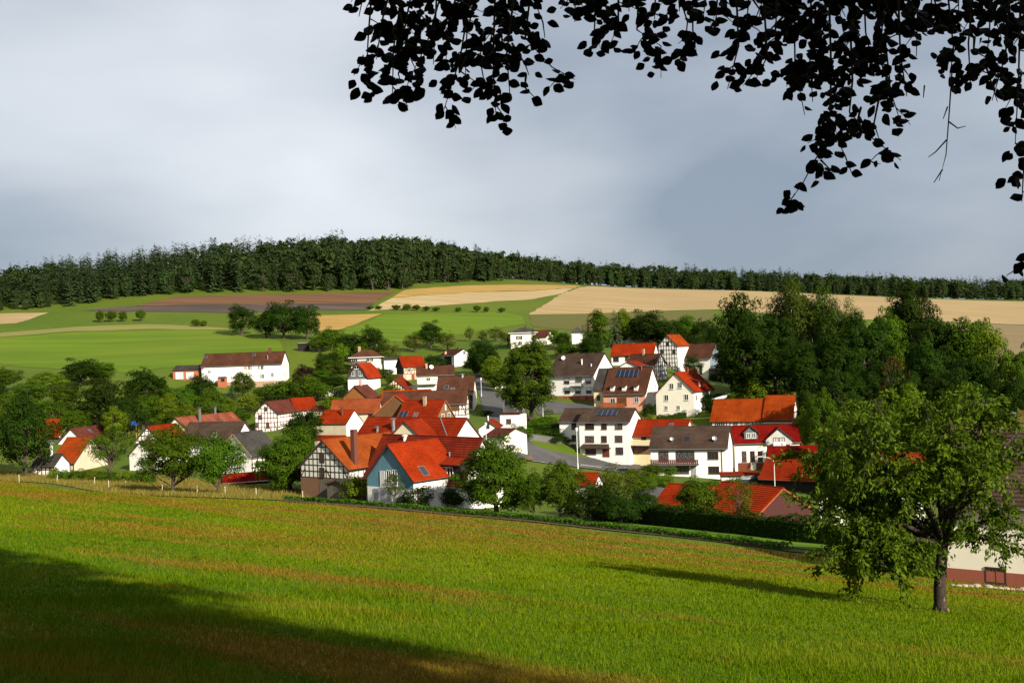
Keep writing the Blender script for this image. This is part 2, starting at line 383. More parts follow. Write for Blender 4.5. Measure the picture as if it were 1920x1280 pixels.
KG = 0.52
def kg(*cs): return [tuple(x*KG for x in c) for c in cs]
def grass_ground(name, ca, cb, cc, s1=0.02, s2=0.25):
    ca, cb, cc = kg(ca, cb, cc)
    n = NT(name); p = n.pos()
    a = n.noise(p, s1, 4, 0.6); b = n.noise(p, s2, 5, 0.65); f = n.noise(p, 3.0, 3)
    c = n.mix(n.ramp(a, 0.35, 0.65), ca, cb); c = n.mix(n.ramp(b, 0.5, 0.75, 0, 0.7), c, cc)
    c = n.mix(n.ramp(f, 0.3, 0.7, 0.0, 0.35), c, tuple(x*0.55 for x in ca))
    n.bsdf(c, 0.95, f, 0.5, 0.1, 0.1); return n.m
grass_ground('g_hill', (0.085, 0.150, 0.008), (0.13, 0.175, 0.012), (0.18, 0.165, 0.025))
def meadow_color(n):
    """green meadow with drifts of rust-coloured seed heads along the contour"""
    p1 = n.pos((0.035, 0.20, 0.1), rotz=0.62); p2 = n.pos((0.22, 0.75, 0.3), rotz=0.62)
    a = n.noise(p1, 1.0, 4, 0.6); b = n.noise(p2, 1.0, 4, 0.6); big = n.noise(n.pos((0.05, 0.05, 0.05)), 1.0, 3)
    sep = n.n('ShaderNodeSeparateXYZ'); n.l(n.pos(None, 0.62), sep.inputs[0])
    far = n.ramp(sep.outputs['Y'], 30.0, 70.0, -0.02, 0.05)     # more ripe grass lower on the slope
    near = n.ramp(sep.outputs['Y'], 3.0, 11.0, 0.16, 0.0)
    lush = n.mix(n.ramp(big, 0.35, 0.65), (0.050, 0.108, 0.001), (0.098, 0.145, 0.001))
    hf = n.noise(n.pos(), 1.3, 4, 0.7)
    m = n.math('ADD', n.math('ADD', n.math('ADD', n.math('MULTIPLY', a, 0.58), n.math('MULTIPLY', b, 0.24)), n.math('MULTIPLY', hf, 0.18)), n.math('ADD', far, near))
    rust = n.mix(n.ramp(b, 0.35, 0.65), (0.145, 0.066, 0.008), (0.17, 0.110, 0.014))
    return n.mix(n.ramp(m, 0.495, 0.58), lush, rust)
n_ = NT('g_meadow'); c_ = meadow_color(n_); f_ = n_.noise(n_.pos(), 5.0, 4, 0.7)
n_.bsdf(n_.mix(n_.ramp(f_, 0.3, 0.7, 0.25, 0.0), c_, (0.02, 0.03, 0.006)), 0.95, f_, 0.6, 0.12, 0.1)
n_ = NT('blade'); c_ = meadow_color(n_); at_ = n_.n('ShaderNodeAttribute', attribute_name='rnd')
c2_ = n_.mix(n_.ramp(at_.outputs['Fac'], 0.3, 1, 0.0, 0.55), c_, (0.20, 0.19, 0.015))
c2_ = n_.mix(n_.ramp(at_.outputs['Fac'], 0.0, 0.35, 0.55, 0.0), c2_, (0.02, 0.04, 0.003))
d_ = n_.n('ShaderNodeBsdfDiffuse'); t_ = n_.n('ShaderNodeBsdfTranslucent'); mx_ = n_.n('ShaderNodeMixShader'); mx_.inputs[0].default_value = 0.4
n_.l(c2_, d_.inputs[0]); n_.l(c2_, t_.inputs[0]); n_.l(d_.outputs[0], mx_.inputs[1]); n_.l(t_.outputs[0], mx_.inputs[2]); n_.l(mx_.outputs[0], n_.out.inputs['Surface'])

def field_mat(name, ca, cb, rot, sp=0.4, cc=None):
    ca, cb = kg(ca, cb); cc = kg(cc)[0] if cc else None
    n = NT(name); p = n.pos(None, rot)
    st = n.noise(n.pos((0.012, sp, 0.0), rot), 1.0, 3, 0.6); big = n.noise(p, 0.02, 3); f = n.noise(p, 1.2, 3)
    c = n.mix(n.ramp(st, 0.40, 0.60), tuple(x*0.88 for x in ca), cb); c = n.mix(n.ramp(big, 0.4, 0.7, 0, 0.5), c, cc or tuple(x*0.8 for x in ca))
    if name in ('f_wheat', 'f_pale', 'f_yellow', 'f_brown', 'f_stubble'):
        w = n.n('ShaderNodeTexWave', wave_type='BANDS', bands_direction='Y'); n.l(n.pos(None, rot), w.inputs['Vector']); w.inputs['Scale'].default_value = 0.0175; w.inputs['Distortion'].default_value = 0.6; w.inputs['Detail Scale'].default_value = 0.02
        c = n.mix(n.ramp(w.outputs['Fac'], 0.965, 0.995, 0, 0.35), c, tuple(x*0.45 for x in ca))
        rag = n.noise(p, 0.11, 5, 0.7); c = n.mix(n.ramp(rag, 0.55, 0.75, 0, 0.35), c, tuple(x*0.7 for x in cb))
    n.bsdf(c, 0.95, f, 0.4, 0.15, 0.1); return n.m
field_mat('f_wheat', (0.44, 0.31, 0.14), (0.52, 0.38, 0.19), 0.3); field_mat('f_pale', (0.50, 0.37, 0.18), (0.54, 0.41, 0.21), 0.1); field_mat('f_yellow', (0.45, 0.28, 0.075), (0.50, 0.32, 0.09), 0.1)
field_mat('f_brown', (0.17, 0.085, 0.042), (0.20, 0.105, 0.055), 0.05); field_mat('f_grey', (0.075, 0.06, 0.055), (0.14, 0.10, 0.075), 0.05, 0.25); field_mat('f_stubble', (0.30, 0.22, 0.11), (0.25, 0.19, 0.10), 0.0)
field_mat('f_green', (0.115, 0.20, 0.006), (0.135, 0.22, 0.008), 0.2, 0.12, (0.175, 0.215, 0.014)); field_mat('f_strip', (0.24, 0.24, 0.06), (0.28, 0.25, 0.075), 0.1); field_mat('f_dry', (0.36, 0.23, 0.06), (0.30, 0.17, 0.05), 0.6, 0.6, (0.20, 0.18, 0.04)); field_mat('f_rough', (0.17, 0.15, 0.04), (0.12, 0.14, 0.025), 0.1, 0.2)
field_mat('f_crop', (0.09, 0.08, 0.035), (0.12, 0.085, 0.045), 0.64); field_mat('f_lawn', (0.10, 0.20, 0.012), (0.12, 0.22, 0.014), 0.64, 0.8)
def asphalt():
    n = NT('asphalt'); p = n.pos(); a = n.noise(p, 0.25, 4, 0.6); f = n.noise(p, 20, 3)
    n.bsdf(n.mix(n.ramp(a, 0.3, 0.7), (0.036, 0.035, 0.034), (0.058, 0.055, 0.052)), 0.9, f, 0.2, 0.01); return n.m  # tone lowered to include shadow cast on the road by linden and houses
asphalt(); field_mat('paving', (0.22, 0.13, 0.09), (0.26, 0.16, 0.11), 0.0, 2.0)

terrain = link(bpy.data.objects.new('ground', np_mesh('ground', V, Fq, MATS['g_hill'], smooth=True)))
tag(terrain, kind='structure')

def inside(poly, x, y):
    c = False; j = len(poly)-1
    for i in range(len(poly)):
        xi, yi = poly[i]; xj, yj = poly[j]
        if (yi > y) != (yj > y) and x < (xj-xi)*(y-yi)/(yj-yi)+xi: c = not c
        j = i
    return c
def drape(name, poly, mat, lift, step):
    """a sheet that follows the terrain inside a ground polygon"""
    P2 = []
    for i, a in enumerate(poly):
        b = poly[(i+1) % len(poly)]; L_ = math.dist(a, b); k = max(1, int(L_/step))
        jit = 0.12*step if step > 5 else 0.1*step
        P2 += [(a[0]+(b[0]-a[0])*t/k + (rnd.uniform(-jit, jit) if t else 0), a[1]+(b[1]-a[1])*t/k + (rnd.uniform(-jit, jit) if t else 0)) for t in range(k)]
    nb = len(P2); xs = [p[0] for p in poly]; ys = [p[1] for p in poly]
    vs = [Vector(p) for p in P2]
    for x in np.arange(min(xs), max(xs), step):
        for y in np.arange(min(ys), max(ys), step):
            if inside(poly, x, y): vs.append(Vector((x + rnd.uniform(-.1,.1)*step, y + rnd.uniform(-.1,.1)*step)))
    r = geometry.delaunay_2d_cdt(vs, [(i, (i+1) % nb) for i in range(nb)], [], 1, 1e-4)
    co = np.array([(v.x, v.y) for v in r[0]]); z = hgt_np(co[:,0], co[:,1]) + lift
    fs = [f for f in r[2] if len(f) == 3]
    F3 = np.array([f if (co[f[1]][0]-co[f[0]][0])*(co[f[2]][1]-co[f[0]][1])-(co[f[1]][1]-co[f[0]][1])*(co[f[2]][0]-co[f[0]][0]) > 0 else f[::-1] for f in fs])
    o = link(bpy.data.objects.new(name, np_mesh(name, np.c_[co, z], F3, MATS[mat], smooth=True)))
    return tag(o, kind='structure')
def fpoly(pp, d0):
    out = []
    for p in pp:
        g = ground_at(p[0], p[1], p[2] if len(p) > 2 else d0)
        if g is not None: out.append((g.x, g.y))
        else: print('miss', p)
    return out
FIELDS = [
 ('ploughed_field', 'f_brown', [(335,556),(560,551),(741,547),(702,569),(460,571),(255,573)], 420),
 ('ploughed_field', 'f_grey', [(152,582),(255,573.5),(460,571.5),(702,569.5),(684,582),(430,587),(200,585)], 420),
 ('wheat_field', 'f_yellow', [(762,543),(1000,534),(1094,536.5),(1076,540),(1000,545),(735,558)], 420),
 ('stubble_field', 'f_pale', [(735,558.6),(1000,545.6),(1076,540.6),(1094,537.5),(1050,551),(1000,561),(800,575),(716,581),(690,583)], 420),
 ('wheat_field', 'f_wheat', [(1112,536.5),(1367,544.5),(1560,550),(1755,559),(1990,567),(1990,609),(1819,605),(1600,600),(1346,580),(1240,583),(1112,588),(992,590)], 420),
 ('stubble_field', 'f_stubble', [(1800,606),(1990,610),(1990,672),(1860,668),(1790,640)], 380),
 ('wheat_field', 'f_yellow', [(570,592),(716,588.5),(690,598),(640,618),(585,621)], 400),
 ('grass_strip', 'f_strip', [(-30,627),(140,613),(270,608),(370,611),(462,619),(300,617),(140,621),(-30,634)], 400),
 ('wheat_field', 'f_wheat', [(-30,588),(92,586),(30,606),(-30,609)], 420),
 ('pasture', 'f_green', [(-30,636),(140,623),(300,619),(462,621),(525,640),(530,655),(540,668),(300,690),(240,700),(-30,680)], 380),
 ('pasture', 'f_green', [(640,620),(720,590),(940,585),(980,592),(985,606),(800,640),(660,640)], 400),
 ('rough_grassland', 'f_rough', [(992,592),(1240,585),(1340,583),(1345,600),(1120,622),(1000,612)], 400),
]
for nm, m, pp, d0 in FIELDS: drape(nm, fpoly(pp, d0), m, 0.10, 9.0)
# meadow in front, with the dry strip by the fence, the crop strip and the mown strip
MEADOW = [(-45,-25),(-75,60)] + fpoly([(-60,893),(37,905),(300,932),(530,941),(1000,981),(1480,1036),(1660,1056)], 60) + [(62,75),(60,-25)]
drape('meadow', MEADOW, 'g_meadow', 0.06, 2.2)
drape('dry_grass_strip', fpoly([(-40,884,100),(130,884,100),(260,892,100),(480,912,100),(600,924,100),(530,938,100),(300,930,100),(37,903,100),(-40,897,100)], 100), 'f_dry', 0.10, 2.5)
drape('crop_bed', fpoly([(525,935),(700,946),(1000,972),(1240,998),(1480,1028),(1700,1052),(1700,1058),(1480,1034),(1240,1004),(1000,979),(700,952),(530,940)], 60), 'f_crop', 0.10, 1.5)
drape('mown_strip', fpoly([(540,930),(700,940),(1000,964),(1240,988),(1480,1016),(1760,1046),(1700,1051),(1480,1027),(1240,997),(1000,971),(700,945),(530,934.5)], 60), 'f_lawn', 0.12, 1.5)
# village roads
drape('road', fpoly([(880,704),(905,702),(912,722),(940,742),(964,756),(958,775),(935,800),(915,790),(905,768),(898,740),(890,722)], 230), 'asphalt', 0.12, 2.5)
drape('road', fpoly([(968,815),(1010,838),(1065,852),(1180,858),(1215,880),(1215,905),(1130,892),(1060,890),(1010,905),(975,880),(965,850)], 190), 'asphalt', 0.14, 2.5)
drape('road', fpoly([(1195,920),(1240,908),(1300,910),(1290,935),(1250,945),(1180,950)], 130), 'asphalt', 0.13, 2.5)
drape('forecourt', fpoly([(1000,765),(1030,752),(1125,757),(1128,768),(1060,775),(1010,778)], 250), 'asphalt', 0.13, 2.5)
drape('pavement', fpoly([(985,858),(996,850),(1002,870),(990,885),(975,886)], 190), 'paving', 0.24, 1.2)

# grass blades on the meadow
def make_grass():
    N = 1000000
    a = nrg.random(N); D = np.where(a < 0.5, 1.0/nrg.uniform(1/70.0, 1/8.0, N), nrg.uniform(14, 175, N))
    X = D*nrg.uniform(-0.52, 0.52, N)
    cl = nrg.normal(0, 0.10, (N, 2)) * (D/15)[:, None] * 0.5
    X, Y = X+cl[:,0], D+cl[:,1]
    g = -0.6*X - 0.8*Y
    keep = np.ones(N, bool)
    polyc = MEADOW
    c = np.zeros(N, bool); j = len(polyc)-1
    for i in range(len(polyc)):
        xi, yi = polyc[i]; xj, yj = polyc[j]
        if yi != yj: c ^= ((yi > Y) != (yj > Y)) & (X < (xj-xi)*(Y-yi)/(yj-yi)+xi)
        j = i
    X, Y, D = X[c], Y[c], D[c]; N = len(X)
    Z = hgt_np(X, Y) + 0.03
    patch = np.sin(X*0.9+np.sin(Y*0.5)*2)*np.sin(Y*0.7+np.sin(X*0.6)*1.7)
    hb = (0.035 + 0.06*nrg.random(N)**2 + 0.035*patch.clip(0, 1)) * (1+0.010*D)
    patch2 = np.sin(X*0.31+np.sin(Y*0.23)*2.3+1)*np.sin(Y*0.37+np.sin(X*0.29)*2)
    tall = nrg.random(N) < 0.015+0.10*(patch2 > 0.45); hb[tall] *= 1.9
    w = (0.004+0.005*nrg.random(N)) * (D/9.0).clip(0.9, 11.0); w[tall] *= 0.6
    th = nrg.uniform(0, 2*np.pi, N); lean = hb*nrg.uniform(0.1, 0.75, N); ph = nrg.uniform(0, 2*np.pi, N)
    dx, dy = np.cos(th)*w, np.sin(th)*w
    V = np.empty((N, 3, 3))
    V[:,0] = np.stack([X-dx, Y-dy, Z], 1); V[:,1] = np.stack([X+dx, Y+dy, Z], 1)
    V[:,2] = np.stack([X+np.cos(ph)*lean, Y+np.sin(ph)*lean, Z+hb], 1)
    r = nrg.random(N)*0.75; r[tall] = 0.8+0.2*nrg.random(tall.sum())
    me = np_mesh('meadow_grass', V.reshape(-1, 3), np.arange(3*N).reshape(-1, 3), MATS['blade'], np.repeat(r, 3))
    tag(link(bpy.data.objects.new('meadow_grass', me)), 'green and rust coloured grass of the sloping foreground meadow', 'grass', kind='stuff')
make_grass()
# ------------------------------------------------------------------ buildings
# x, y, ridge z, yaw (deg), ridge length, eave-to-eave width, ridge-to-eave rise
FIT = {
  'longwhite': (-91.33, 375.0, 3.07, -6.17, 28.5, 8.89, 4.35),
  'brickgar': (-111.44, 378.0, -0.59, -1.66, 9.27, 8.69, 1.59),
  'htleft': (-64.53, 300.0, -10.88, 74.61, 14.43, 7.45, 3.37),
  'htleft2': (-59.51, 308.0, -10.67, 35.17, 7.11, 7.18, 3.46),
  'blank': (-37.44, 235.0, -11.09, -26.01, 7.73, 6.51, 2.73),
  'barn': (-23.37, 162.0, -11.54, 53.65, 14.21, 10.28, 4.09),
  'blueM': (-11.69, 152.0, -11.22, -42.85, 20.25, 8.41, 5.95),
  'bluewing': (-13.63, 146.0, -11.42, 47.42, 9.12, 9.79, 4.64),
  'redlong': (-17.57, 195.0, -11.0, -35.62, 23.23, 9.0, 4.15),
  'redcross': (-17.39, 187.0, -10.9, 69.71, 7.0, 7.0, 3.18),
  'redbrown': (-18.81, 232.0, -9.47, -26.11, 10.03, 9.0, 4.29),
  'woodgable': (-25.25, 240.0, -8.21, 87.0, 9.0, 10.0, 4.26),
  'darkG': (-21.05, 262.0, -8.55, -5.05, 20.39, 6.66, 3.28),
  'brownH': (-14.74, 285.0, -5.69, -4.81, 9.81, 8.81, 4.3),
  'rowI': (-21.58, 305.0, -3.13, 3.65, 10.68, 7.51, 2.55),
  'redJ': (-32.13, 345.0, -0.12, 25.16, 7.82, 7.19, 3.45),
  'whiteK': (-20.64, 400.0, 1.72, -54.81, 10.91, 8.6, 2.3),
  'hipL': (-48.99, 370.0, 2.52, -2.95, 11.09, 9.0, 2.39),
  'mansN': (-44.12, 325.0, -1.67, 73.71, 10.28, 6.76, 4.49),
  'woodO': (-38.88, 280.0, -7.07, 69.09, 7.17, 7.71, 3.17),
  'salmonP': (-35.82, 250.0, -9.46, -3.09, 11.21, 6.7, 3.21),
  'tanQ': (-31.68, 305.0, -6.2, 81.08, 10.21, 6.68, 2.87),
  'upS': (19.14, 305.0, -1.11, -34.63, 15.11, 13.6, 6.14),
  'pinkT': (30.91, 288.0, -5.17, -28.51, 12.3, 11.24, 6.87),
  'creamU': (43.89, 280.0, -6.55, 59.01, 14.13, 10.4, 4.98),
  'redV': (37.32, 335.0, 1.21, -20.75, 13.58, 7.38, 3.55),
  'htW': (50.73, 345.0, 3.62, 54.95, 8.93, 7.41, 3.71),
  'htX': (37.87, 312.0, -1.96, -41.62, 10.3, 7.03, 3.35),
  'barnY': (59.27, 345.0, 0.45, -34.19, 10.26, 9.55, 4.67),
  'topred': (41.65, 390.0, 6.49, -62.8, 11.42, 10.41, 3.59),
  'whiteAA': (20.84, 240.0, -13.08, -26.8, 12.1, 8.78, 2.81),
  'linkBB': (31.82, 236.0, -15.63, -29.8, 12.37, 7.94, 3.34),
  'balcCC': (33.31, 208.0, -15.25, -17.66, 14.61, 10.61, 3.86),
  'yellowDD': (51.01, 225.0, -16.82, -6.03, 13.51, 7.16, 3.44),
  'orangeEE': (56.34, 258.0, -13.03, -24.22, 19.08, 10.19, 4.98),
  'redFF': (48.26, 188.0, -20.1, -34.87, 11.74, 7.57, 3.23),
  'garGG': (28.12, 132.0, -16.95, -53.85, 9.74, 9.92, 2.9),
  'garHH': (22.42, 142.0, -17.97, -45.14, 7.16, 7.52, 2.45),
  'whitegab40': (-4.98, 225.0, -13.72, 83.81, 7.87, 4.26, 1.43),
  'openbarn': (-110.11, 265.0, -12.17, -23.86, 8.99, 8.33, 4.1),
  'leftb': (-101.65, 262.0, -14.05, 72.15, 12.65, 9.0, 3.95),
  'leftc': (-89.33, 225.0, -14.25, -20.01, 6.27, 10.37, 4.84),
  'lefte': (-84.15, 262.0, -14.34, 68.65, 10.47, 9.0, 3.95),
  'leftf': (-72.15, 222.0, -14.88, 69.61, 11.11, 6.68, 3.03),
  'leftg': (-80.37, 285.0, -13.35, 66.59, 22.7, 6.14, 2.52),
  'lefth': (-63.73, 235.0, -12.71, -18.11, 13.94, 9.0, 4.18),
  'lefti': (-46.27, 190.0, -12.12, 58.07, 6.95, 8.73, 3.91),
  'rightnear': (38.7, 81.1, -6.64, -36.88, 11.99, 12.05, 5.61),
}
WIN_CACHE = {}
def window_meshes(w, h, style):
    k = (round(w, 2), round(h, 2), style)
    if k in WIN_CACHE: return WIN_CACHE[k]
    fr = {'w': 'frame_white', 'b': 'frame_brown', 't': 'timber'}[style]
    f = MB(); t = 0.09
    f.box(-w/2-t, w/2+t, -0.07, 0.02, h/2, h/2+t); f.box(-w/2-t, w/2+t, -0.07, 0.02, -h/2-t, -h/2)
    f.box(-w/2-t, -w/2, -0.07, 0.02, -h/2, h/2); f.box(w/2, w/2+t, -0.07, 0.02, -h/2, h/2)
    nm = 1 if w < 1.7 else 2
    for i in range(nm):
        x = -w/2 + w*(i+1)/(nm+1); f.box(x-0.035, x+0.035, -0.055, 0.01, -h/2, h/2)
    p = MB(); p.box(-w/2, w/2, -0.02, 0.01, -h/2, h/2)
    s = MB(); s.box(-w/2-0.16, w/2+0.16, -0.16, 0.0, -h/2-0.15, -h/2-0.092)
    sillm = 'frame_white' if style == 'w' else ('w_concrete' if style == 'b' else 'timber')
    r = (f.mesh('window', MATS[fr]), p.mesh('pane', MATS['glass']), s.mesh('sill', MATS[sillm]))
    WIN_CACHE[k] = r
    return r

class House:
    def __init__(s, name, label, fit, roof='r_red', wall='w_white', gable=None, ov=0.4, ovg=0.3, cat='house', sub=None, parent=None, rear=0.0,
                 hip=False, verge='verge_dark', basez=None, gable_only=None, group=None, thick=0.16):
        x, y, zr, yaw, Lr, W, rise = FIT[fit] if isinstance(fit, str) else fit
        s.yaw = math.radians(yaw); s.L, s.W, s.rise = Lr, W, rise
        s.wx, s.wy = Lr/2-ovg, W/2-ov
        s.tan = rise/(W/2); s.zr = zr
        c, sn = math.cos(s.yaw), math.sin(s.yaw)
        if basez is None:
            cs = [(x+c*a*s.wx-sn*b*s.wy, y+sn*a*s.wx+c*b*s.wy) for a in (-1,1) for b in (-1,1)]
            basez = min(hgt(*p) for p in cs) - 0.5
        s.base = basez; s.x, s.y = x, y
        s.hr = zr - basez; s.he = s.hr - rise           # local heights of ridge and eave line
        s.hw = s.hr - s.wy*s.tan - 0.02                 # wall top at the wall plane
        s.M = Matrix.Translation((x, y, basez)) @ Matrix.Rotation(s.yaw, 4, 'Z')
        if parent is None:
            s.root = empty(name, (x, y, basez), s.yaw); tag(s.root, label, cat, group); s.rel = Matrix.Identity(4)
        else:
            s.root = parent.root; s.rel = parent.M.inverted() @ s.M
        wx, wy, hw = s.wx, s.wy, s.hw
        m = MB(); rr = rear
        yb = wy + rr; hwb = s.hr - yb*s.tan - 0.02
        A = [(-wx,-wy,0),(wx,-wy,0),(wx,yb,0),(-wx,yb,0)]; T = [(-wx,-wy,hw),(wx,-wy,hw),(wx,yb,hwb),(-wx,yb,hwb)]
        RL, RR = (-wx,0,s.hr-0.05), (wx,0,s.hr-0.05)
        if hip:
            m.poly([A[0],A[1],T[1],T[0]]); m.poly([A[2],A[3],T[3],T[2]]); m.poly([A[1],A[2],T[2],T[1]]); m.poly([A[3],A[0],T[0],T[3]])
        else:
            m.poly([A[0],A[1],T[1],T[0]]); m.poly([A[2],A[3],T[3],T[2]])
            gi = 1 if gable else 0
            if gable and gable_only is not None:      # cladding only above a height
                hg = gable_only
                m.poly([A[1],A[2],(wx,yb,hg),(wx,-wy,hg)]); m.poly([A[3],A[0],(-wx,-wy,hg),(-wx,yb,hg)])
                m.poly([(wx,-wy,hg),(wx,yb,hg),T[2],RR,T[1]], 1); m.poly([(-wx,yb,hg),(-wx,-wy,hg),T[0],RL,T[3]], 1)
            else:
                m.poly([A[1],A[2],T[2],RR,T[1]], gi); m.poly([A[3],A[0],T[0],RL,T[3]], gi)
        s.add(m.build('wall', [MATS[wall], MATS[gable or wall]]))
        s.roofmat = roof
        if hip: s.hip_roof(roof)
        else: s.gable_roof(roof, verge, rear, thick)
    def add(s, o, local=None, parent=None):
        if parent is not None:
            o.parent = parent
            if local is not None: o.matrix_basis = local
        else:
            o.parent = s.root; o.matrix_basis = s.rel @ (local if local is not None else Matrix.Identity(4))
        return o
    def gable_roof(s, roof, verge, rear, thick):
        m = MB(); hx = s.L/2; cp = 1/math.sqrt(1+s.tan**2)
        for sg in (-1, 1):
            half = s.W/2 + (rear if sg > 0 else 0)
            slope = half/cp; n = max(3, int(slope/0.36)); 
            def pt(x, d, lift): # d along slope from the ridge
                return (x, sg*(d*cp) + sg*lift*s.tan*cp, s.hr - d*cp*s.tan + lift*cp)
            for i in range(n):
                d0, d1 = slope*i/n, slope*(i+1)/n
                q = [pt(-hx, d0, 0.02), pt(-hx, d1, 0.075), pt(hx, d1, 0.075), pt(hx, d0, 0.02)]
                uv = [(-hx, -d0), (-hx, -d1), (hx, -d1), (hx, -d0)]
                if sg > 0: q = q[::-1]; uv = uv[::-1]
                m.poly(q, 0, uv)
                r = [pt(-hx, d1, 0.075), pt(-hx, d1, 0.0), pt(hx, d1, 0.0), pt(hx, d1, 0.075)]
                m.poly(r if sg < 0 else r[::-1], 0, [(0, 0)]*4)
            b = [pt(-hx, 0, -thick), pt(hx, 0, -thick), pt(hx, slope, -thick), pt(-hx, slope, -thick)]
            m.poly(b if sg < 0 else b[::-1], 1)
            e = [pt(-hx, slope, 0.0), pt(-hx, slope, -thick), pt(hx, slope, -thick), pt(hx, slope, 0.0)]
            m.poly(e, 1)
            for xs in (-hx, hx):
                g = [pt(xs, 0, 0.03), pt(xs, slope, 0.075), pt(xs, slope, -thick), pt(xs, 0, -thick)]
                m.poly(g, 1)
        s.roof = s.add(m.build('roof', [MATS[roof], MATS[verge]]))
        r = MB(); r.tube([(-hx-0.02, 0, s.hr+0.03), (hx+0.02, 0, s.hr+0.03)], 0.11, n=7)
        s.add(r.build('ridge_cap', MATS[roof]), None, s.roof)
        g = MB(); g.tube([(-hx, -s.W/2-0.07, s.he+0.02), (hx, -s.W/2-0.07, s.he+0.02)], 0.07, n=6)
        s.add(g.build('gutter', MATS['metal' if roof in ('r_dark', 'r_brown', 'r_deep') else 'verge_dark']), None, s.roof)
    def hip_roof(s, roof):
        m = MB(); hx, hy = s.L/2, s.W/2; rx = max(0.6, hx-hy*0.85)
        e = s.he; R0, R1 = (-rx, 0, s.hr), (rx, 0, s.hr)
        a, b, c, d = (-hx,-hy,e), (hx,-hy,e), (hx,hy,e), (-hx,hy,e)
        sl = math.hypot(hy, s.rise)
        m.poly([a, b, R1, R0], 0, [(-hx,0),(hx,0),(rx,sl),(-rx,sl)]); m.poly([c, d, R0, R1], 0, [(-hx,0),(hx,0),(rx,sl),(-rx,sl)])
        m.poly([b, c, R1], 0, [(-hy,0),(hy,0),(0,sl)]); m.poly([d, a, R0], 0, [(-hy,0),(hy,0),(0,sl)])
        lo = [(p[0], p[1], p[2]-0.22) for p in (a, b, c, d)]
        for i in range(4):
            j = (i+1) % 4; m.poly([lo[i], lo[j], (a,b,c,d)[j], (a,b,c,d)[i]], 1)
        m.poly(lo[::-1], 1)
        s.roof = s.add(m.build('roof', [MATS[roof], MATS['frame_white']]))
    # ---- pixel sight lines onto the building's own planes
    def ray(s, px, py):
        u, v = px2uv(px, py)
        Mi = s.M.inverted(); o = Mi @ Vector((0,0,0)); d = (Mi.to_3x3() @ Vector((u/FOC, 1, -v/FOC)))
        return o, d
    def face(s, f, px, py):
        o, d = s.ray(px, py)
        if f == 'F': t = (-s.wy-o.y)/d.y
        elif f == 'B': t = (s.wy-o.y)/d.y
        elif f == 'R': t = (s.wx-o.x)/d.x
        else: t = (-s.wx-o.x)/d.x
        p = o+d*t
        return {'F': p.x, 'B': -p.x, 'R': p.y, 'L': -p.y}[f], p.z
    def fm(s, f, a, z):
        if f == 'F': return Matrix.Translation((a, -s.wy, z))
        if f == 'B': return Matrix.Translation((-a, s.wy, z)) @ Matrix.Rotation(math.pi, 4, 'Z')
        if f == 'R': return Matrix.Translation((s.wx, a, z)) @ Matrix.Rotation(math.pi/2, 4, 'Z')
        return Matrix.Translation((-s.wx, -a, z)) @ Matrix.Rotation(-math.pi/2, 4, 'Z')
    def win(s, f, px, py, w=1.1, h=1.3, style='w', shutter=None):
        a, z = s.face(f, px, py); s.win_at(f, a, z, w, h, style, shutter)
    def win_at(s, f, a, z, w=1.1, h=1.3, style='w', shutter=None):
        lim = s.wx if f in 'FB' else s.wy
        a = max(-lim+w/2+0.15, min(lim-w/2-0.15, a))
        fr, pa, si = window_meshes(w, h, style)
        o = s.add(link(bpy.data.objects.new('window', fr)), s.fm(f, a, z))
        link(bpy.data.objects.new('pane', pa), o); link(bpy.data.objects.new('sill', si), o)
        if shutter:
            m = MB(); m.box(-w/2, w/2, -0.06, 0.0, h/2-h*shutter, h/2)
            m.build('roller_shutter', MATS['door_white'], o)
        return o
    def panel(s, f, px, py, w, h, mat, name='door', d=0.06):
        a, z = s.face(f, px, py); return s.panel_at(f, a, z, w, h, mat, name, d)
    def panel_at(s, f, a, z, w, h, mat, name='door', d=0.06):
        m = MB(); m.box(-w/2, w/2, -d, 0.02, -h/2, h/2)
        if name in ('door', 'garage_door'):
            k = 4 if name == 'garage_door' else 2
            for i in range(1, k): zz = -h/2+h*i/k; m.box(-w/2+.05, w/2-.05, -d-0.02, -d+.005, zz-0.03, zz+0.03)
        o = s.add(m.build(name, MATS[mat]), s.fm(f, a, z))
        if name == 'door':
            k = MB(); k.box(w/2-0.2, w/2-0.08, -d-0.07, -d, -0.1, -0.04); k.build('handle', MATS['metal'], o)
        return o
    def plinth(s, h, mat, d=0.04, name='plinth'):
        m = MB(); wx, wy = s.wx+d, s.wy+d
        m.box(-wx, wx, -wy, wy, -0.1, h); s.add(m.build(name, MATS[mat]))
    def beam(s, f, a0, z0, a1, z1, w=0.2, mat='timber'):
        L_ = math.hypot(a1-a0, z1-z0)
        if L_ < 0.25: return
        key = ('beam', round(L_, 1), w, mat)
        if key not in WIN_CACHE:
            m = MB(); q = round(L_, 1); m.box(-q/2, q/2, -0.035, 0.03, -w/2, w/2); WIN_CACHE[key] = m.mesh('timber_beam', MATS[mat])
        an = math.atan2(z1-z0, a1-a0)
        s.add(link(bpy.data.objects.new('timber_beam', WIN_CACHE[key])), s.fm(f, (a0+a1)/2, (z0+z1)/2) @ Matrix.Rotation(-an, 4, 'Y'))
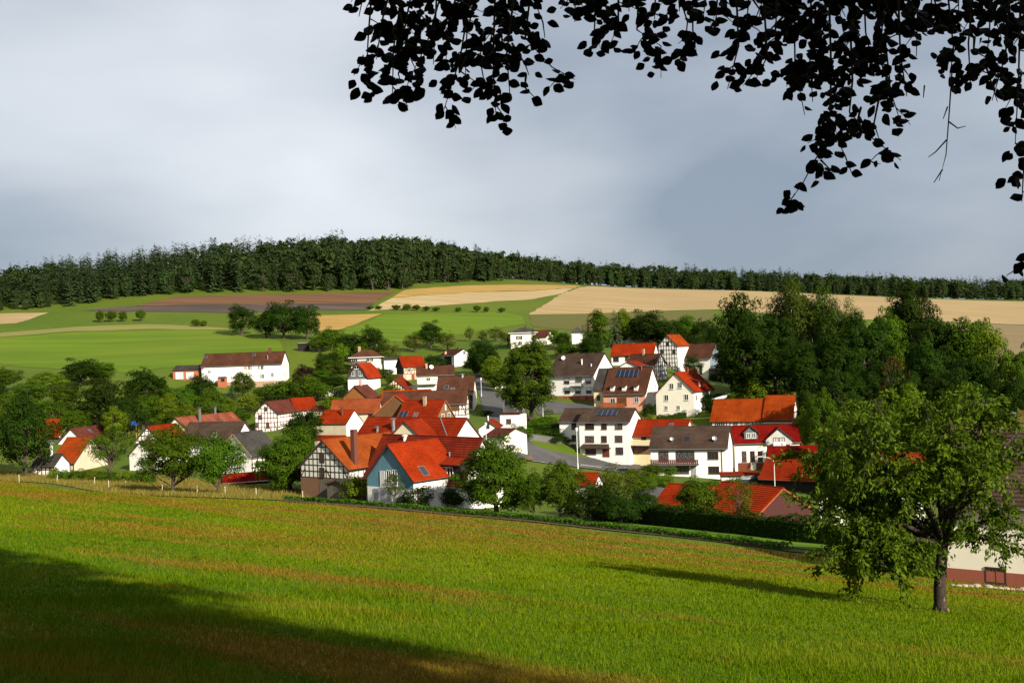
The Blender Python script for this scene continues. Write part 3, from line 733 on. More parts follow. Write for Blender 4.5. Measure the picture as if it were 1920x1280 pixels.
    def timber(s, f, z0, posts, dz, mat='timber', w=0.19, braces=True, a0=None, a1=None, ztop=None):
        """half-timbering on one face: posts, rails and corner braces clipped by the roof slope"""
        gab = f in 'LR'; lim = s.wy if gab else s.wx
        lo = -lim if a0 is None else a0; hi = lim if a1 is None else a1
        def top(a):
            t = (s.hr - abs(a)*s.tan - 0.25) if gab else s.hw - 0.12
            return min(t, ztop) if ztop else t
        xs = [lo + 0.1 + (hi-lo-0.2)*i/(posts-1) for i in range(posts)]
        for a in xs:
            if top(a) > z0+0.3: s.beam(f, a, z0, a, top(a), w, mat)
        zmax = top(0 if gab else lo); z = z0; k = 0
        while z < zmax-0.3:
            half = min(hi, (s.hr-0.25-z)/s.tan) if gab else hi
            l2 = max(lo, -half) if gab else lo
            if half-l2 > 0.5: s.beam(f, l2, z, half, z, w, mat)
            z += dz; k += 1
        zt = min(top(lo), top(hi))
        if braces and zt-z0 > 1.2:
            st = (hi-lo)/(posts-1)
            zt = min(zt, z0+2*dz)
            s.beam(f, xs[0], z0, xs[1], zt, w*0.9, mat); s.beam(f, xs[-1], z0, xs[-2], zt, w*0.9, mat)
            if posts > 6: m_ = posts//2; s.beam(f, xs[m_-1], z0, xs[m_], zt, w*0.9, mat); s.beam(f, xs[m_+1], z0, xs[m_], zt, w*0.9, mat)
    def roofpt(s, px, py, sg=-1):
        o, d = s.ray(px, py)   # plane z = hr - sg*y*tan  (front: sg=-1)
        k = -sg*s.tan
        t = (s.hr + k*o.y - o.z)/(d.z - k*d.y)
        p = o+d*t
        return p
    def rm(s, p, sg=-1):
        an = math.atan(s.tan)
        return Matrix.Translation(p) @ Matrix.Rotation(an if sg < 0 else -an, 4, 'X')
    def skylight(s, px, py, w=0.8, h=1.2, sg=-1, mat='glass', name='skylight', frame='metal'):
        p = s.roofpt(px, py, sg); m = MB()
        m.box(-w/2-0.07, w/2+0.07, -h/2-0.07, h/2+0.07, 0.0, 0.13)
        o = s.add(m.build(name, MATS[frame]), s.rm(p, sg)); q = MB(); q.box(-w/2, w/2, -h/2, h/2, 0.12, 0.15); q.build('pane', MATS[mat], o)
        return o
    def solar(s, px, py, n, w=1.1, h=1.9, sg=-1):
        p = s.roofpt(px, py, sg); M0 = s.rm(p, sg)
        for i in range(n):
            m = MB(); m.box(-w/2+0.03, w/2-0.03, -h/2, h/2, 0.12, 0.17); o = s.add(m.build('solar_panel', MATS['solar']), M0 @ Matrix.Translation(((i-(n-1)/2)*w, 0, 0)))
            f = MB()
            for a in (-w/2+0.0, w/2-0.04): f.box(a, a+0.04, -h/2, h/2, 0.12, 0.185)
            f.build('frame', MATS['metal'], o)
    def chimney(s, px, py, h=1.3, w=0.55, mat='brick_chimney', sg=-1, pot=None):
        p = s.roofpt(px, py, sg); m = MB(); m.box(-w/2, w/2, -w/2, w/2, -0.8, h); m.box(-w/2-.05, w/2+.05, -w/2-.05, w/2+.05, h, h+.1)
        o = s.add(m.build('chimney', MATS[mat]), Matrix.Translation(p))
        if pot: q = MB(); q.tube([(0,0,h), (0,0,h+0.5)], 0.12, n=7); q.build('chimney_pot', MATS[pot], o)
        return o
    def flue(s, px, py, h, r=0.16, mat='metal', sg=-1):
        p = s.roofpt(px, py, sg); m = MB(); m.tube([(0,0,-0.5), (0,0,h)], r, n=8); m.tube([(0,0,h), (0,0,h+0.06)], r*1.7, n=8); m.tube([(0,0,h+.12),(0,0,h+.2)], r*1.9, r*0.5, n=8)
        s.add(m.build('flue', MATS[mat]), Matrix.Translation(p))
    def dish(s, px, py, r=0.45, mat='w_grey', sg=-1):
        p = s.roofpt(px, py, sg); m = MB(); m.tube([(0,0,-0.1), (0,0,0.7)], 0.035, n=5)
        rings = 4; ax = Vector((0.25, -0.9, 0.35)).normalized(); a = ax.orthogonal().normalized(); b = ax.cross(a); c0 = Vector((0, 0, 0.75))
        for i in range(rings):
            r0, r1 = r*i/rings, r*(i+1)/rings
            for k in range(12):
                t0, t1 = 2*math.pi*k/12, 2*math.pi*(k+1)/12
                def q(rad, t): return c0 + (a*math.cos(t)+b*math.sin(t))*rad + ax*(rad*rad*0.5)
                m.poly([q(r0,t0), q(r1,t0), q(r1,t1), q(r0,t1)])
        s.add(m.build('satellite_dish', MATS[mat]), Matrix.Translation(p))
    def dormer(s, px, py, w, h, depth, roofm, wall, kind='shed', win=(0.7, 0.8), sg=-1, style='w'):
        """px,py = middle of the dormer's front at roof level"""
        p = s.roofpt(px, py, sg); m = MB(); ov = 0.18
        back = h/s.tan
        m.poly([(-w/2,0,-0.1),(w/2,0,-0.1),(w/2,0,h),(-w/2,0,h)])
        m.poly([(w/2,0,-0.1),(w/2,back,h),(w/2,0,h)]); m.poly([(-w/2,0,-0.1),(-w/2,0,h),(-w/2,back,h)])
        if kind == 'gable':
            g = w/2*0.85; m.poly([(-w/2,0,h),(w/2,0,h),(0,0,h+g)])
        o = s.add(m.build('dormer', MATS[wall]), Matrix.Translation(p))
        r = MB()
        if kind == 'shed':
            hb = back*1.0 + 1.1; zb = h+0.45
            r.poly([(-w/2-ov,-0.35,h-0.02),(w/2+ov,-0.35,h-0.02),(w/2+ov,hb,zb+hb*0.12),(-w/2-ov,hb,zb+hb*0.12)], 0, [(0,0),(w,0),(w,hb),(0,hb)])
            r.poly([(-w/2-ov,-0.35,h-0.14),(-w/2-ov,hb,zb+hb*.12-0.12),(w/2+ov,hb,zb+hb*.12-0.12),(w/2+ov,-0.35,h-0.14)], 1)
            r.poly([(-w/2-ov,-0.35,h-0.14),(w/2+ov,-0.35,h-0.14),(w/2+ov,-0.35,h-0.02),(-w/2-ov,-0.35,h-0.02)], 1)
            for sx in (-1, 1):
                r.poly([(sx*(w/2+ov),-0.35,h-0.14),(sx*(w/2+ov),-0.35,h-0.02),(sx*(w/2+ov),hb,zb+hb*.12),(sx*(w/2+ov),hb,zb+hb*.12-.12)], 1)
        else:
            tg = g/(w/2); ow = w/2+0.35; zl = h-0.35*tg; zt = h+g+0.08
            for sx in (-1, 1):
                back_t = (zt)/s.tan; back_l = max(0.0, zl)/s.tan
                top = [(0,-0.4,zt),(sx*ow,-0.4,zl+0.08),(sx*ow,back_l,zl+0.08),(0,back_t,zt)]
                ln = math.hypot(ow, zt-zl)
                r.poly(top if sx < 0 else top[::-1], 0, [(0,0),(0,-ln),(back_l,-ln),(back_t,0)] if sx < 0 else [(back_t,0),(back_l,-ln),(0,-ln),(0,0)])
                r.poly([(q[0],q[1],q[2]-0.14) for q in (top[::-1] if sx < 0 else top)], 1)
                r.poly([top[0], (0,-0.4,zt-0.14), (sx*ow,-0.4,zl-0.06), top[1]], 1)
        r.build('dormer_roof', [MATS[roofm], MATS['verge_dark']], o)
        if win:
            fr, pa, si = window_meshes(win[0], win[1], style)
            n = win[2] if len(win) > 2 else 1
            for i in range(n):
                wo_ = link(bpy.data.objects.new('dormer_window', fr), o); wo_.location = ((i-(n-1)/2)*(win[0]+0.35), 0, h*0.5)
        return o
    def box(s, name, x0, x1, y0, y1, z0, z1, mat, parent=None):
        m = MB(); m.box(x0, x1, y0, y1, z0, z1); return s.add(m.build(name, MATS[mat]), None, parent)
    def balcony(s, f, pxl, pxr, py, depth, mat, h=0.95, slats=True, floor='w_concrete'):
        a0, z = s.face(f, pxl, py); a1, _ = s.face(f, pxr, py); M0 = s.fm(f, (a0+a1)/2, z); w = abs(a1-a0)
        m = MB(); m.box(-w/2, w/2, -depth, 0, -0.16, 0); o = s.add(m.build('balcony', MATS[floor]), M0)
        k = max(4, int(w/0.35)) if slats else 1
        if slats:
            r = MB(); r.box(-w/2, w/2, -depth, -depth+.06, h-.07, h); r.box(-w/2, -w/2+.06, -depth, 0, h-.07, h); r.box(w/2-.06, w/2, -depth, 0, h-.07, h); r.build('railing', MATS[mat], o)
            sm = MB(); sm.box(-w/k*0.42, w/k*0.42, -depth+.06, -depth+.09, 0.05, h-.07); me = sm.mesh('slat', MATS[mat])
            for i in range(k):
                b = link(bpy.data.objects.new('slat', me), o); b.location = (-w/2+w*(i+.5)/k, 0, 0)
        else:
            r = MB(); r.box(-w/2, w/2, -depth, -depth+.1, 0, h); r.box(-w/2, -w/2+.1, -depth, 0, 0, h); r.box(w/2-.1, w/2, -depth, 0, 0, h); r.build('parapet', MATS[mat], o)
        return o
def fit_at(px, py, D, yaw, Lr, W, rise):
    p = P(px, py, D); return (p.x, p.y, p.z, yaw, Lr, W, rise)

def fit_on(px, pyr, pyb, d0, yaw, Lr, W, rise):
    g = ground_at(px, pyb, d0); return fit_at(px, pyr, g.y, yaw, Lr, W, rise)
# --- long white farmhouse on the left
h = House('farmhouse', 'long white farmhouse with brown roof below the green pasture', 'longwhite', 'r_brown', 'w_white')
h.plinth(2.0, 'w_stone')
for px, py, w, hh in ((485.5,688.7,.5,1.3),(491.6,688.7,1.0,1.3),(468,689.4,.9,1.2),(471.5,689.4,.5,1.2),(492.3,705,1.0,1.4),(488.8,705,.5,1.4),(511,702.3,.8,1.3),(392.8,697,.9,.8),(379,691,.6,.9)): h.win('F', px, py, w, hh, 'w')
for px, py in ((532.5,684),(536,683),(533,701),(536.4,701.6)): h.win('R', px, py, .9, 1.4, 'w')
h.chimney(506, 660, 1.4, .9); h.skylight(385.5, 669.5, 1.0, 1.2); h.skylight(476.3, 665.8, 1.0, 1.1); h.flue(502, 673, 1.2, .18); h.panel('F', 460.5, 689, 1.1, 1.4, 'w_pink', 'shutter')
h = House('brick_garage', 'low brick double garage with white doors beside the long white farmhouse', 'brickgar', 'r_grey', 'w_brickred', cat='garage', ov=.3)
h.panel('F', 336.6, 704, 2.6, 2.3, 'door_white', 'garage_door'); h.panel('F', 356.3, 704, 2.6, 2.3, 'door_white', 'garage_door')
h = House('brick_outhouse', 'small red brick outhouse in front of the long white farmhouse', fit_on(417,706.5,725,330,-6,2.7,2.4,.3), 'r_brown', 'w_brickred', cat='outbuilding', ov=.1, ovg=.1)
h.win('F', 418, 712, 1.0, .7, 't')
# --- half-timbered house and its orange wing, left of the middle
h = House('half_timbered_house', 'white half-timbered house with maroon roof below the long farmhouse', 'htleft', 'r_maroon', 'w_white')
h.timber('L', .6, 8, 1.25, 'timber_red'); h.timber('F', .6, 9, 1.25, 'timber_red')
h.win('L', 498.2,766.2,.7,.9,'t'); h.win('L', 488.8,781.5,.8,1.0,'t'); h.win('L', 502.5,797,.8,1.2,'t'); h.win('L', 480,796,.6,.9,'t')
h = House('house_wing', 'orange roofed wing behind the maroon half-timbered house', 'htleft2', 'r_red', 'w_white', cat='house')
h = House('low_shed', 'low maroon roofed shed right of the orange wing', fit_at(600,760.5,302,-3,3.6,4.2,1.3), 'r_maroon', 'w_beige', cat='shed', ov=.2)
# --- blank white house
h = House('blank_house', 'windowless house with white gable and beige side wall', 'blank', 'r_bright', 'w_beige', 'w_white', ov=.15, ovg=.05)
h.flue(642, 779, 1.6, .2, 'brick_chimney')
h = House('lean_to', 'low red tiled roof at the foot of the beige wall', fit_at(622,816.5,226,-26,7,3.2,.7), 'r_red', 'w_beige', cat='shed', ov=.1)
# --- big orange half-timbered barn
h = House('half_timbered_barn', 'orange tiled barn with grey half-timbered gable and tall brick chimney', 'barn', 'r_orange', 'w_palegreen', 'w_palegreen', cat='barn', ov=.3)
a, zt = h.face('L', 640, 897)
h.plinth(zt, 'w_brown', .03)
h.timber('L', zt, 12, .88, 'timber', .15); h.timber('F', zt, 15, 1.0, 'timber', .15)
h.win('L', 604.5,885,.8,1.2,'t'); h.panel('L', 604, 857.5, 1.0, 1.5, 'timber', 'shutter')
p = h.chimney(665.5, 867, 4.6, .75); h.panel('L', 612, 916, 2.6, 2.6, 'p_grey', 'gate')
h = House('plank_shed', 'weathered plank shed against the orange barn', fit_at(642,898,153,52,2.6,4.4,.6), 'r_grey', 'p_grey', 'p_grey', cat='shed', ov=.15)
# --- blue house
B1 = House('blue_house', 'blue boarded house with red tiled roofs by the meadow', 'blueM', 'r_mixed', 'w_white', ov=.45)
W1 = House('wing', None, 'bluewing', 'r_bright', 'w_white', 'p_blue', parent=B1, gable_only=None, ov=.35)
zc = W1.face('L', 705, 912)[1]
W1.box('ground_floor', -W1.wx-.06, W1.wx, -W1.wy+.3, W1.wy-.02, 0, zc, 'w_white')
W1.win('L', 718, 897, .8, 1.9, 'w', .95); W1.win('L', 729.5, 896, .8, 1.9, 'w'); W1.win('L', 741, 895, .8, 1.9, 'w')
for px, py in ((707.5,931),(720,932),(731.5,933)): 
    a, z = W1.face('L', px, py); m = MB(); m.box(-.5, .5, -.14, 0, -1.15, 1.15); W1.add(m.build('shutter_door', MATS['door_grey']), W1.fm('L', a, z) )
W1.skylight(794, 883, .95, 1.5)
B1.dormer(838, 902, 5.4, 2.3, 3, 'r_red', 'p_dark', 'shed', (1.0, 1.4, 2))
B1.win('F', 819, 930, 1.0, 1.9, 'w'); B1.win('F', 845, 935, 1.0, 1.6, 'w'); B1.flue(759.5, 824, .5, .25, 'w_white'); B1.flue(843, 855, .4, .12)
# --- red roof cluster
h = House('long_red_house', 'long house with plain red roof and white right gable in the village core', 'redlong', 'r_red', 'w_white')
h.flue(738, 806, 1.9, .32); h.flue(707.8, 809, .8, .25)
p0, p1 = h.roofpt(826, 784.5), h.roofpt(838, 817); m = MB(); m.tube([p0+Vector((0,0,.1)), p1+Vector((0,0,.1))], .09, n=5); h.add(m.build('flashing', MATS['metal']))
h = House('gabled_wing', 'small cream gable poking out of the long red roof', 'redcross', 'r_red', 'w_beige', cat='house')
h = House('brown_gabled_house', 'red tiled house with brown gable and solar panel behind the long red roof', 'redbrown', 'r_red', 'w_white', 'w_brown', verge='verge')
h.chimney(797, 759, 1.7, .6, 'w_stone'); h.skylight(779, 778.5, .9, 1.3); h.solar(757, 777, 2, 1.0, 1.6)
h.win('R', 830.5, 781, 1.0, 1.1, 'w'); h.win('R', 842, 779, 1.0, 1.2, 'w'); h.win('R', 835.3, 763, .3, .9, 'w')
h = House('plank_gabled_barn', 'barn with dark brown plank gable left of the brown gabled house', 'woodgable', 'r_red', 'p_brown', 'p_brown', cat='barn', verge='terracotta')
h = House('dark_roofed_house', 'long dark brown roof with half-timbered right end', 'darkG', 'r_brown', 'w_white')
h.timber('F', h.hw-2.9, 6, 1.4, 'timber', .18, a0=h.wx-4.2); h.timber('R', h.hw-2.9, 5, 1.2, 'timber'); h.panel('F', 853, 764, 2.2, 1.6, 'p_brown', 'loggia')
h = House('brown_roofed_house', 'tall house with brown roof and pale yellow right gable by the street', 'brownH', 'r_brown', 'w_grey', 'w_cream')
h.skylight(837, 726, 1.1, 1.2); h.skylight(848.5, 731, 1.0, 1.3); h.flue(867, 706, .6, .4); h.win('F', 881.5, 746, .9, 1.4, 'b'); h.win('F', 881.8, 759, .9, 1.4, 'b'); h.win('F', 886, 745, .8, 1.2, 'b')
h = House('balcony_row_house', 'white house with long balcony and yellow awnings under a brown roof', 'rowI', 'r_brown', 'w_white')
h.balcony('F', 785, 819, 720.5, 1.3, 'frame_white'); h.panel('F', 793, 712.5, 1.9, 1.3, 'w_yellow', 'awning'); h.panel('F', 813, 712, 1.9, 1.3, 'w_yellow', 'awning'); h.win('F', 803, 714, 1.4, 1.8, 'w'); h.dish(809, 693, .6, 'cloth_white'); h.chimney(800, 690, 1.2, .6, 'w_stone')
h = House('small_timbered_house', 'small half-timbered house with red roof and left gable darkened as in shade', 'redJ', 'r_red', 'w_tan', 'p_dark')  # dark gable colour paints in the shade on the left gable
a, zt = h.face('F', 766, 700.5); h.plinth(zt, 'w_pink', .03); h.timber('F', zt, 7, 1.1); h.win('F', 766.5, 694, .8, 1.1, 'w'); h.panel('F', 774.5, 707, 1.0, 1.9, 'door_brown'); h.win('F', 766, 706, .8, 1.0, 'w')
h = House('white_bungalow', 'white gabled house with loggia on the grassy slope above the village', 'whiteK', 'r_brown', 'w_white')
h.win('R', 880, 672, 1.4, 1.4, 'w'); h.win('R', 870.5, 661, 1.0, 1.2, 'w'); h.panel('F', 840, 676, 5.0, 3.0, 'p_dark', 'loggia'); h.chimney(835, 664, .9, .7, 'w_pink'); h.chimney(860, 655, .8, .7)  # loggia is a flat dark panel painting its shaded recess
h = House('hip_roofed_villa', 'villa with low brown hip roof and wrap-around balcony', 'hipL', 'r_brown', 'w_cream', hip=True, ov=.8, ovg=.8)
h.balcony('F', 656, 690, 682.5, 1.2, 'timber', 1.0); h.win('F', 697, 674, 1.0, 1.2, 'w'); h.win('F', 690, 674.5, 1.0, 1.2, 'w'); h.win('F', 663, 676, 2.0, 1.2, 'w'); h.chimney(674, 655.5, 1.0, .8, 'w_stone')
# --- mansard house with slate gable
h = House('mansard_house', 'white house with grey slate gable and red mansard roof', 'mansN', 'r_red', 'w_white', 'p_slate', gable_only=None)
zs = h.face('L', 668, 711)[1]
h.box('ground_floor', -h.wx-.06, h.wx+.04, -h.wy-.05, h.wy+.05, 0, zs, 'w_white')
for px, py in ((662.5,700.5),(676,700.3)): h.win('L', px, py, .9, 1.3, 'w')
h.win('L', 668.5, 689, 1.3, .8, 'w'); h.win('L', 667, 720, .8, 1.2, 'w'); h.skylight(701, 699, .8, 1.1)
# flared lower slopes of the mansard
for sg in (-1, 1):
    m = MB(); hx = h.L/2; z1 = h.he+2.35; y1 = (h.hr-z1)/h.tan; 
    a = [(-hx, sg*(y1+.62), z1+.25), (-hx, sg*(h.W/2+.12), h.he-.05), (hx, sg*(h.W/2+.12), h.he-.05), (hx, sg*(y1+.62), z1+.25)]
    t = [(-hx, sg*(y1*.05), h.hr+.1), a[0], a[3], (hx, sg*(y1*.05), h.hr+.1)]
    for q in (a, t): m.poly(q if sg < 0 else q[::-1], 0, [(-hx,2),(-hx,0),(hx,0),(hx,2)] if sg < 0 else [(hx,2),(hx,0),(-hx,0),(-hx,2)])
    b = [(p_[0], p_[1]*.97, p_[2]-.15) for p_ in a]
    m.poly(b, 1)
    for xs, ys in ((-hx, 0), (hx, 0)):
        m.poly([(xs, 0, h.hr+.1), (xs, sg*(y1+.62), z1+.25), (xs, sg*(y1+.5), z1), (xs, 0, h.hr-.1)], 1); m.poly([(xs, sg*(y1+.62), z1+.25), (xs, sg*(h.W/2+.12), h.he-.05), (xs, sg*(h.W/2-.1), h.he-.1), (xs, sg*(y1+.4), z1)], 1)
    h.add(m.build('mansard_slope', [MATS['r_bright'], MATS['verge_dark']]))
h = House('ochre_gabled_barn', 'barn with ochre plank gable and dark red roof below the mansard house', 'woodO', 'r_maroon', 'p_ochre', 'p_ochre', cat='barn'); h.chimney(676, 722, 1.3, .55, 'w_pink')
h = House('salmon_roofed_barn', 'long low barn with faded salmon tile roof', 'salmonP', 'r_salmon', 'w_beige', cat='barn', ov=.25); h.panel('F', 699, 781, 1.2, 1.6, 'p_dark', 'gate'); h.panel('F', 693, 780.5, .6, 1.6, 'p_dark', 'gate')
h = House('tan_timbered_barn', 'barn with tan half-timbered gable and red roof', 'tanQ', 'r_red', 'w_tan', cat='barn'); h.timber('L', h.hw-1.2, 9, 1.1, 'timber', .2)
h = House('orange_ridged_barn', 'low barn with thin orange roof strip behind the dark brown roof', fit_at(763,731.2,278,0,12.5,6.5,3.0), 'r_orange2', 'w_tan', cat='barn')
h = House('far_shed', 'pale flat shed between villa and small half-timbered house', fit_at(734,670,360,0,5.2,4,.7), 'r_grey', 'w_white', cat='shed', ov=.2)
# --- street side, right of the middle
h = House('cream_annex', 'cream annex with maroon single-pitch roof at the street corner', fit_at(947,803,218,-40,5.4,7.2,1.3), 'r_maroon', 'w_cream', cat='house', ov=.15, ovg=.05)
h = House('white_gabled_house', 'small house with white gable, single window and white finial beside the annex', 'whitegab40', 'r_red', 'w_white', ov=.15)
h.win('L', 914.3, 798, .6, .8, 't'); m = MB(); m.tube([(-h.L/2+.2,0,h.hr), (-h.L/2+.2,0,h.hr+1.1)], .12, .16, n=6); h.add(m.build('finial', MATS['frame_white']))
h = House('white_garage', 'white flat-roofed garage set into the green bank', fit_at(962,773.5,236,-20,4.6,4.4,.12), 'r_maroon', 'w_white', cat='garage', ov=.1, ovg=.05); h.win('F', 954, 789.3, .9, .8, 'b')
h = House('shaded_white_house', 'white house half hidden behind the big linden', fit_at(962,727,270,5,5.5,6,2.5), 'r_brown', 'w_white')
h = House('transformer_hut', 'tiny white hut with brown hip roof beside the upper street', fit_at(938,711.5,322,0,3.6,3.0,.7), 'r_maroon', 'w_white', cat='hut', hip=True, ov=.25, ovg=.25); h.win('F', 934, 721, .4, .6, 'b')
# --- upper white house, slate link and pink house
h = House('terraced_white_house', 'white three-storey house with brick ground floor and weathered brown roof', 'upS', 'r_dark', 'w_white', ov=.5)
zb = h.face('F', 1080, 741.5)[1]; h.plinth(zb, 'w_brickred', .03, 'brick_ground_floor')
for px, py, w, hh in ((1062.5,713,1.5,1.5),(1103,713,1.5,1.5),(1063.5,731.5,1.5,1.5),(1083.5,731.5,1.5,1.5),(1104,731,1.5,1.5)): h.win('F', px, py, w, hh, 'b', .55)
h.win('F', 1085, 714, 1.8, 1.9, 'b'); h.balcony('F', 1071, 1093, 723.5, 1.0, 'frame_white')
for px, py in ((1060,748.5),(1084,748),(1108,748)): 
    h.win('F', px, py, .9, 1.0, 'b'); a, z = h.face('F', px, py+4); m = MB(); m.box(-.7, .7, -.35, 0, -.25, .15); h.add(m.build('flower_box', MATS['flowers_red']), h.fm('F', a, z))
h.panel('F', 1069.5, 750, .95, 2.1, 'door_brown'); h.panel('F', 1100, 749.5, .95, 2.1, 'door_brown'); h.dish(1057, 676, .6, 'cloth_white'); h.flue(1091, 683, 1.3, .2, 'frame_white'); h.flue(1108.5, 686.5, .5, .15, 'frame_white')
h = House('slate_link_house', 'narrow link with grey slate roof between white and pink house', fit_at(1136,691,292,-28,4.2,9.5,5.6), 'r_grey', 'w_yellow', ov=.3); h.win('F', 1122, 745.5, .8, 1.1, 'b')
h = House('pink_house', 'pink house with brown roof, five solar panels and three small dormers', 'pinkT', 'r_brown', 'w_pink', 'w_white')
h.solar(1176, 700.5, 5, 1.25, 2.4)
for px, py in ((1147.5,734),(1169.5,733.5),(1192,733)): h.dormer(px, py, 1.1, 1.35, 2, 'r_brown', 'w_white', 'shed', (.55, .7))
h.win('F', 1149, 751, 1.2, 1.1, 'w'); h.win('F', 1193.5, 749.5, 1.1, 1.2, 'w'); h.balcony('F', 1129, 1175, 763, 1.3, 'p_orange', 1.2); h.panel('F', 1166, 753, 2.6, 2.2, 'p_brown', 'porch'); h.flue(1203, 693, .8, .12)
for px, py, w, hh in ((1223,707.5,.4,.9),(1218.5,727,.6,1.4),(1229,725.5,.6,1.4)): h.win('R', px, py, w, hh, 'w')
# --- cream house
h = House('cream_house', 'cream house with white-framed windows and orange roof above a clipped hedge', 'creamU', 'r_bright', 'w_white', 'w_cream', rear=.6)  # white side and cream gable put sunlit and dimmer walls into colour
for px, py, w, hh in ((1259.2,724,1.0,1.3),(1274.8,722,1.0,1.3),(1249.5,745.5,1.0,1.3),(1287,744.5,1.0,1.3),(1249.2,764.5,.7,.9),(1272,764,.7,.9)): h.win('L', px, py, w, hh, 'w')
h.dormer(1312, 725, 2.2, 1.5, 2, 'r_red', 'r_red', 'shed', (.8, 1.1)); h.chimney(1288, 698, 1.3, .6, 'terracotta'); h.chimney(1297.5, 699, 1.2, .6, 'terracotta'); h.win('F', 1305, 745, .5, .9, 'b')
# --- upper right group
h = House('red_roofed_house', 'white house with long plain red roof above the pink house', 'redV', 'r_bright', 'w_white'); h.win('F', 1155, 673.5, 1.6, 1.2, 'b'); h.win('F', 1175.5, 672, 1.0, 1.2, 'b')
h = House('tall_timbered_house', 'tall half-timbered gable with bright orange roof at the top of the village', 'htW', 'r_orange2', 'w_white'); h.timber('L', 1.0, 8, 1.3); h.win('L', 1252, 643.5, .8, 1.0, 't'); h.win('L', 1264, 658.5, .8, 1.0, 't'); h.win('L', 1241, 658.5, .8, 1.0, 't')
h = House('timbered_brown_house', 'brown roofed house with half-timbered right gable behind the cream house', 'htX', 'r_brown', 'w_white'); h.timber('R', .8, 7, 1.3); h.chimney(1206.5, 664.5, 1.5, .6, 'w_stone')
h = House('small_white_gable', 'small white gable with red roof above the solar panels', fit_at(1186,676.5,297,62,7,5.6,1.4), 'r_red', 'w_white')
h = House('white_barn', 'white barn with brown roof and grey slate gable next to the oak grove', 'barnY', 'r_brown', 'w_white', 'p_metal', cat='barn'); h.panel('F', 1314, 694, .9, 2.6, 'p_dark', 'door'); h.box('shelter', h.wx, h.wx+3.2, -h.wy-1.2, h.wy-1, .2, h.hw-3.4, 'p_dark')
h = House('pale_shed', 'pale corrugated shed below the grey slate gable', fit_at(1353,708,322,-15,6.5,3.5,.5), 'r_grey', 'p_metal', cat='shed', ov=.15)
h = House('hillside_house', 'red roofed white house behind trees at the village top', 'topred', 'r_red', 'w_white'); h.win('R', 1199, 628, 1.0, 1.3, 'w')
h = House('grey_roofed_villa', 'villa with flat grey hip roof and red fascia at the top left of the linden', fit_at(983,614,412,-8,11,9,1.9), 'r_grey', 'w_cream', hip=True, ov=.7, ovg=.7); h.win('F', 976.5, 633, 1.2, 1.4, 'w'); h.win('F', 970, 633, 1.0, 1.4, 'w'); h.win('F', 975.5, 643.5, 1.2, 1.4, 'w'); h.flue(985.5, 615, 1.0, .25, 'verge_dark')
h = House('pyramid_roofed_house', 'white house with steep dark pyramid roof among conifers', fit_at(1081.5,613,400,0,4.6,4.6,2.4), 'r_grey', 'w_white', hip=True, ov=.3, ovg=.3)
h = House('orange_cottage', 'small orange roofed cottage among bushes at the village top', fit_at(1019,619,408,-30,6,6,2.4), 'r_maroon', 'w_cream'); 
# --- white three-storey house at the junction
h = House('junction_house', 'white three-storey house with grey-brown roof and solar panels at the junction', 'whiteAA', 'r_dark', 'w_white', ov=.45)
for row, (py, ) in enumerate(((799,),(823,),(845,))):
    if row < 2:
        h.win('F', 1105.6, py-.5, 1.9, 1.2, 'b'); h.win('F', 1132.5, py-.5, 1.1, 1.2, 'b'); h.win('F', 1160, py-1, 1.5, 1.2, 'b')
    else:
        h.win('F', 1107.5, py, 2.3, 1.3, 'b'); h.win('F', 1161.5, py-.5, 1.5, 1.3, 'b'); h.panel('F', 1136, py+1, 1.6, 2.4, 'door_brown')
a0, z = h.face('F', 1090, 835.5); a1, _ = h.face('F', 1145, 834); m = MB()
m.poly([(a0,-h.wy-1.1,z-.35),(a1,-h.wy-1.1,z-.35),(a1-.4,-h.wy,z+.45),(a0+.4,-h.wy,z+.45)]); m.poly([(a0,-h.wy-1.1,z-.5),(a0,-h.wy-1.1,z-.35),(a0+.4,-h.wy,z+.45)]); m.poly([(a1,-h.wy-1.1,z-.5),(a1-.4,-h.wy,z+.45),(a1,-h.wy-1.1,z-.35)]); m.box(a0, a1, -h.wy-1.1, -h.wy, z-.5, z-.36)
h.add(m.build('porch_roof', MATS['r_dark'])); h.solar(1139, 774.5, 4, 1.15, 1.9); h.plinth(.9, 'w_concrete', .05)
h2 = House('wing', None, fit_at(1080,765.5,247,-26.8,5.6,8.2,2.9), 'r_dark', 'w_white', parent=h, ov=.3); h2.win('F', 1076, 821, .9, 1.2, 'b'); h2.panel('F', 1075.5, 842, 1.2, 2.3, 'door_brown'); h2.win('F', 1076, 798, 1.0, 1.3, 'b')
h = House('yellow_link_house', 'yellow house with brick-red roof and covered balcony right of the junction house', 'linkBB', 'r_red', 'w_yellow', 'w_white', verge='terracotta')
h.win('F', 1207, 822, .9, 1.4, 't'); h.balcony('F', 1184, 1226, 833, 1.6, 'w_yellow', 1.1, slats=False); h.panel('F', 1200, 842, 5.2, 2.0, 'w_brown', 'carport'); h.skylight(1258, 797, .8, 1.1)
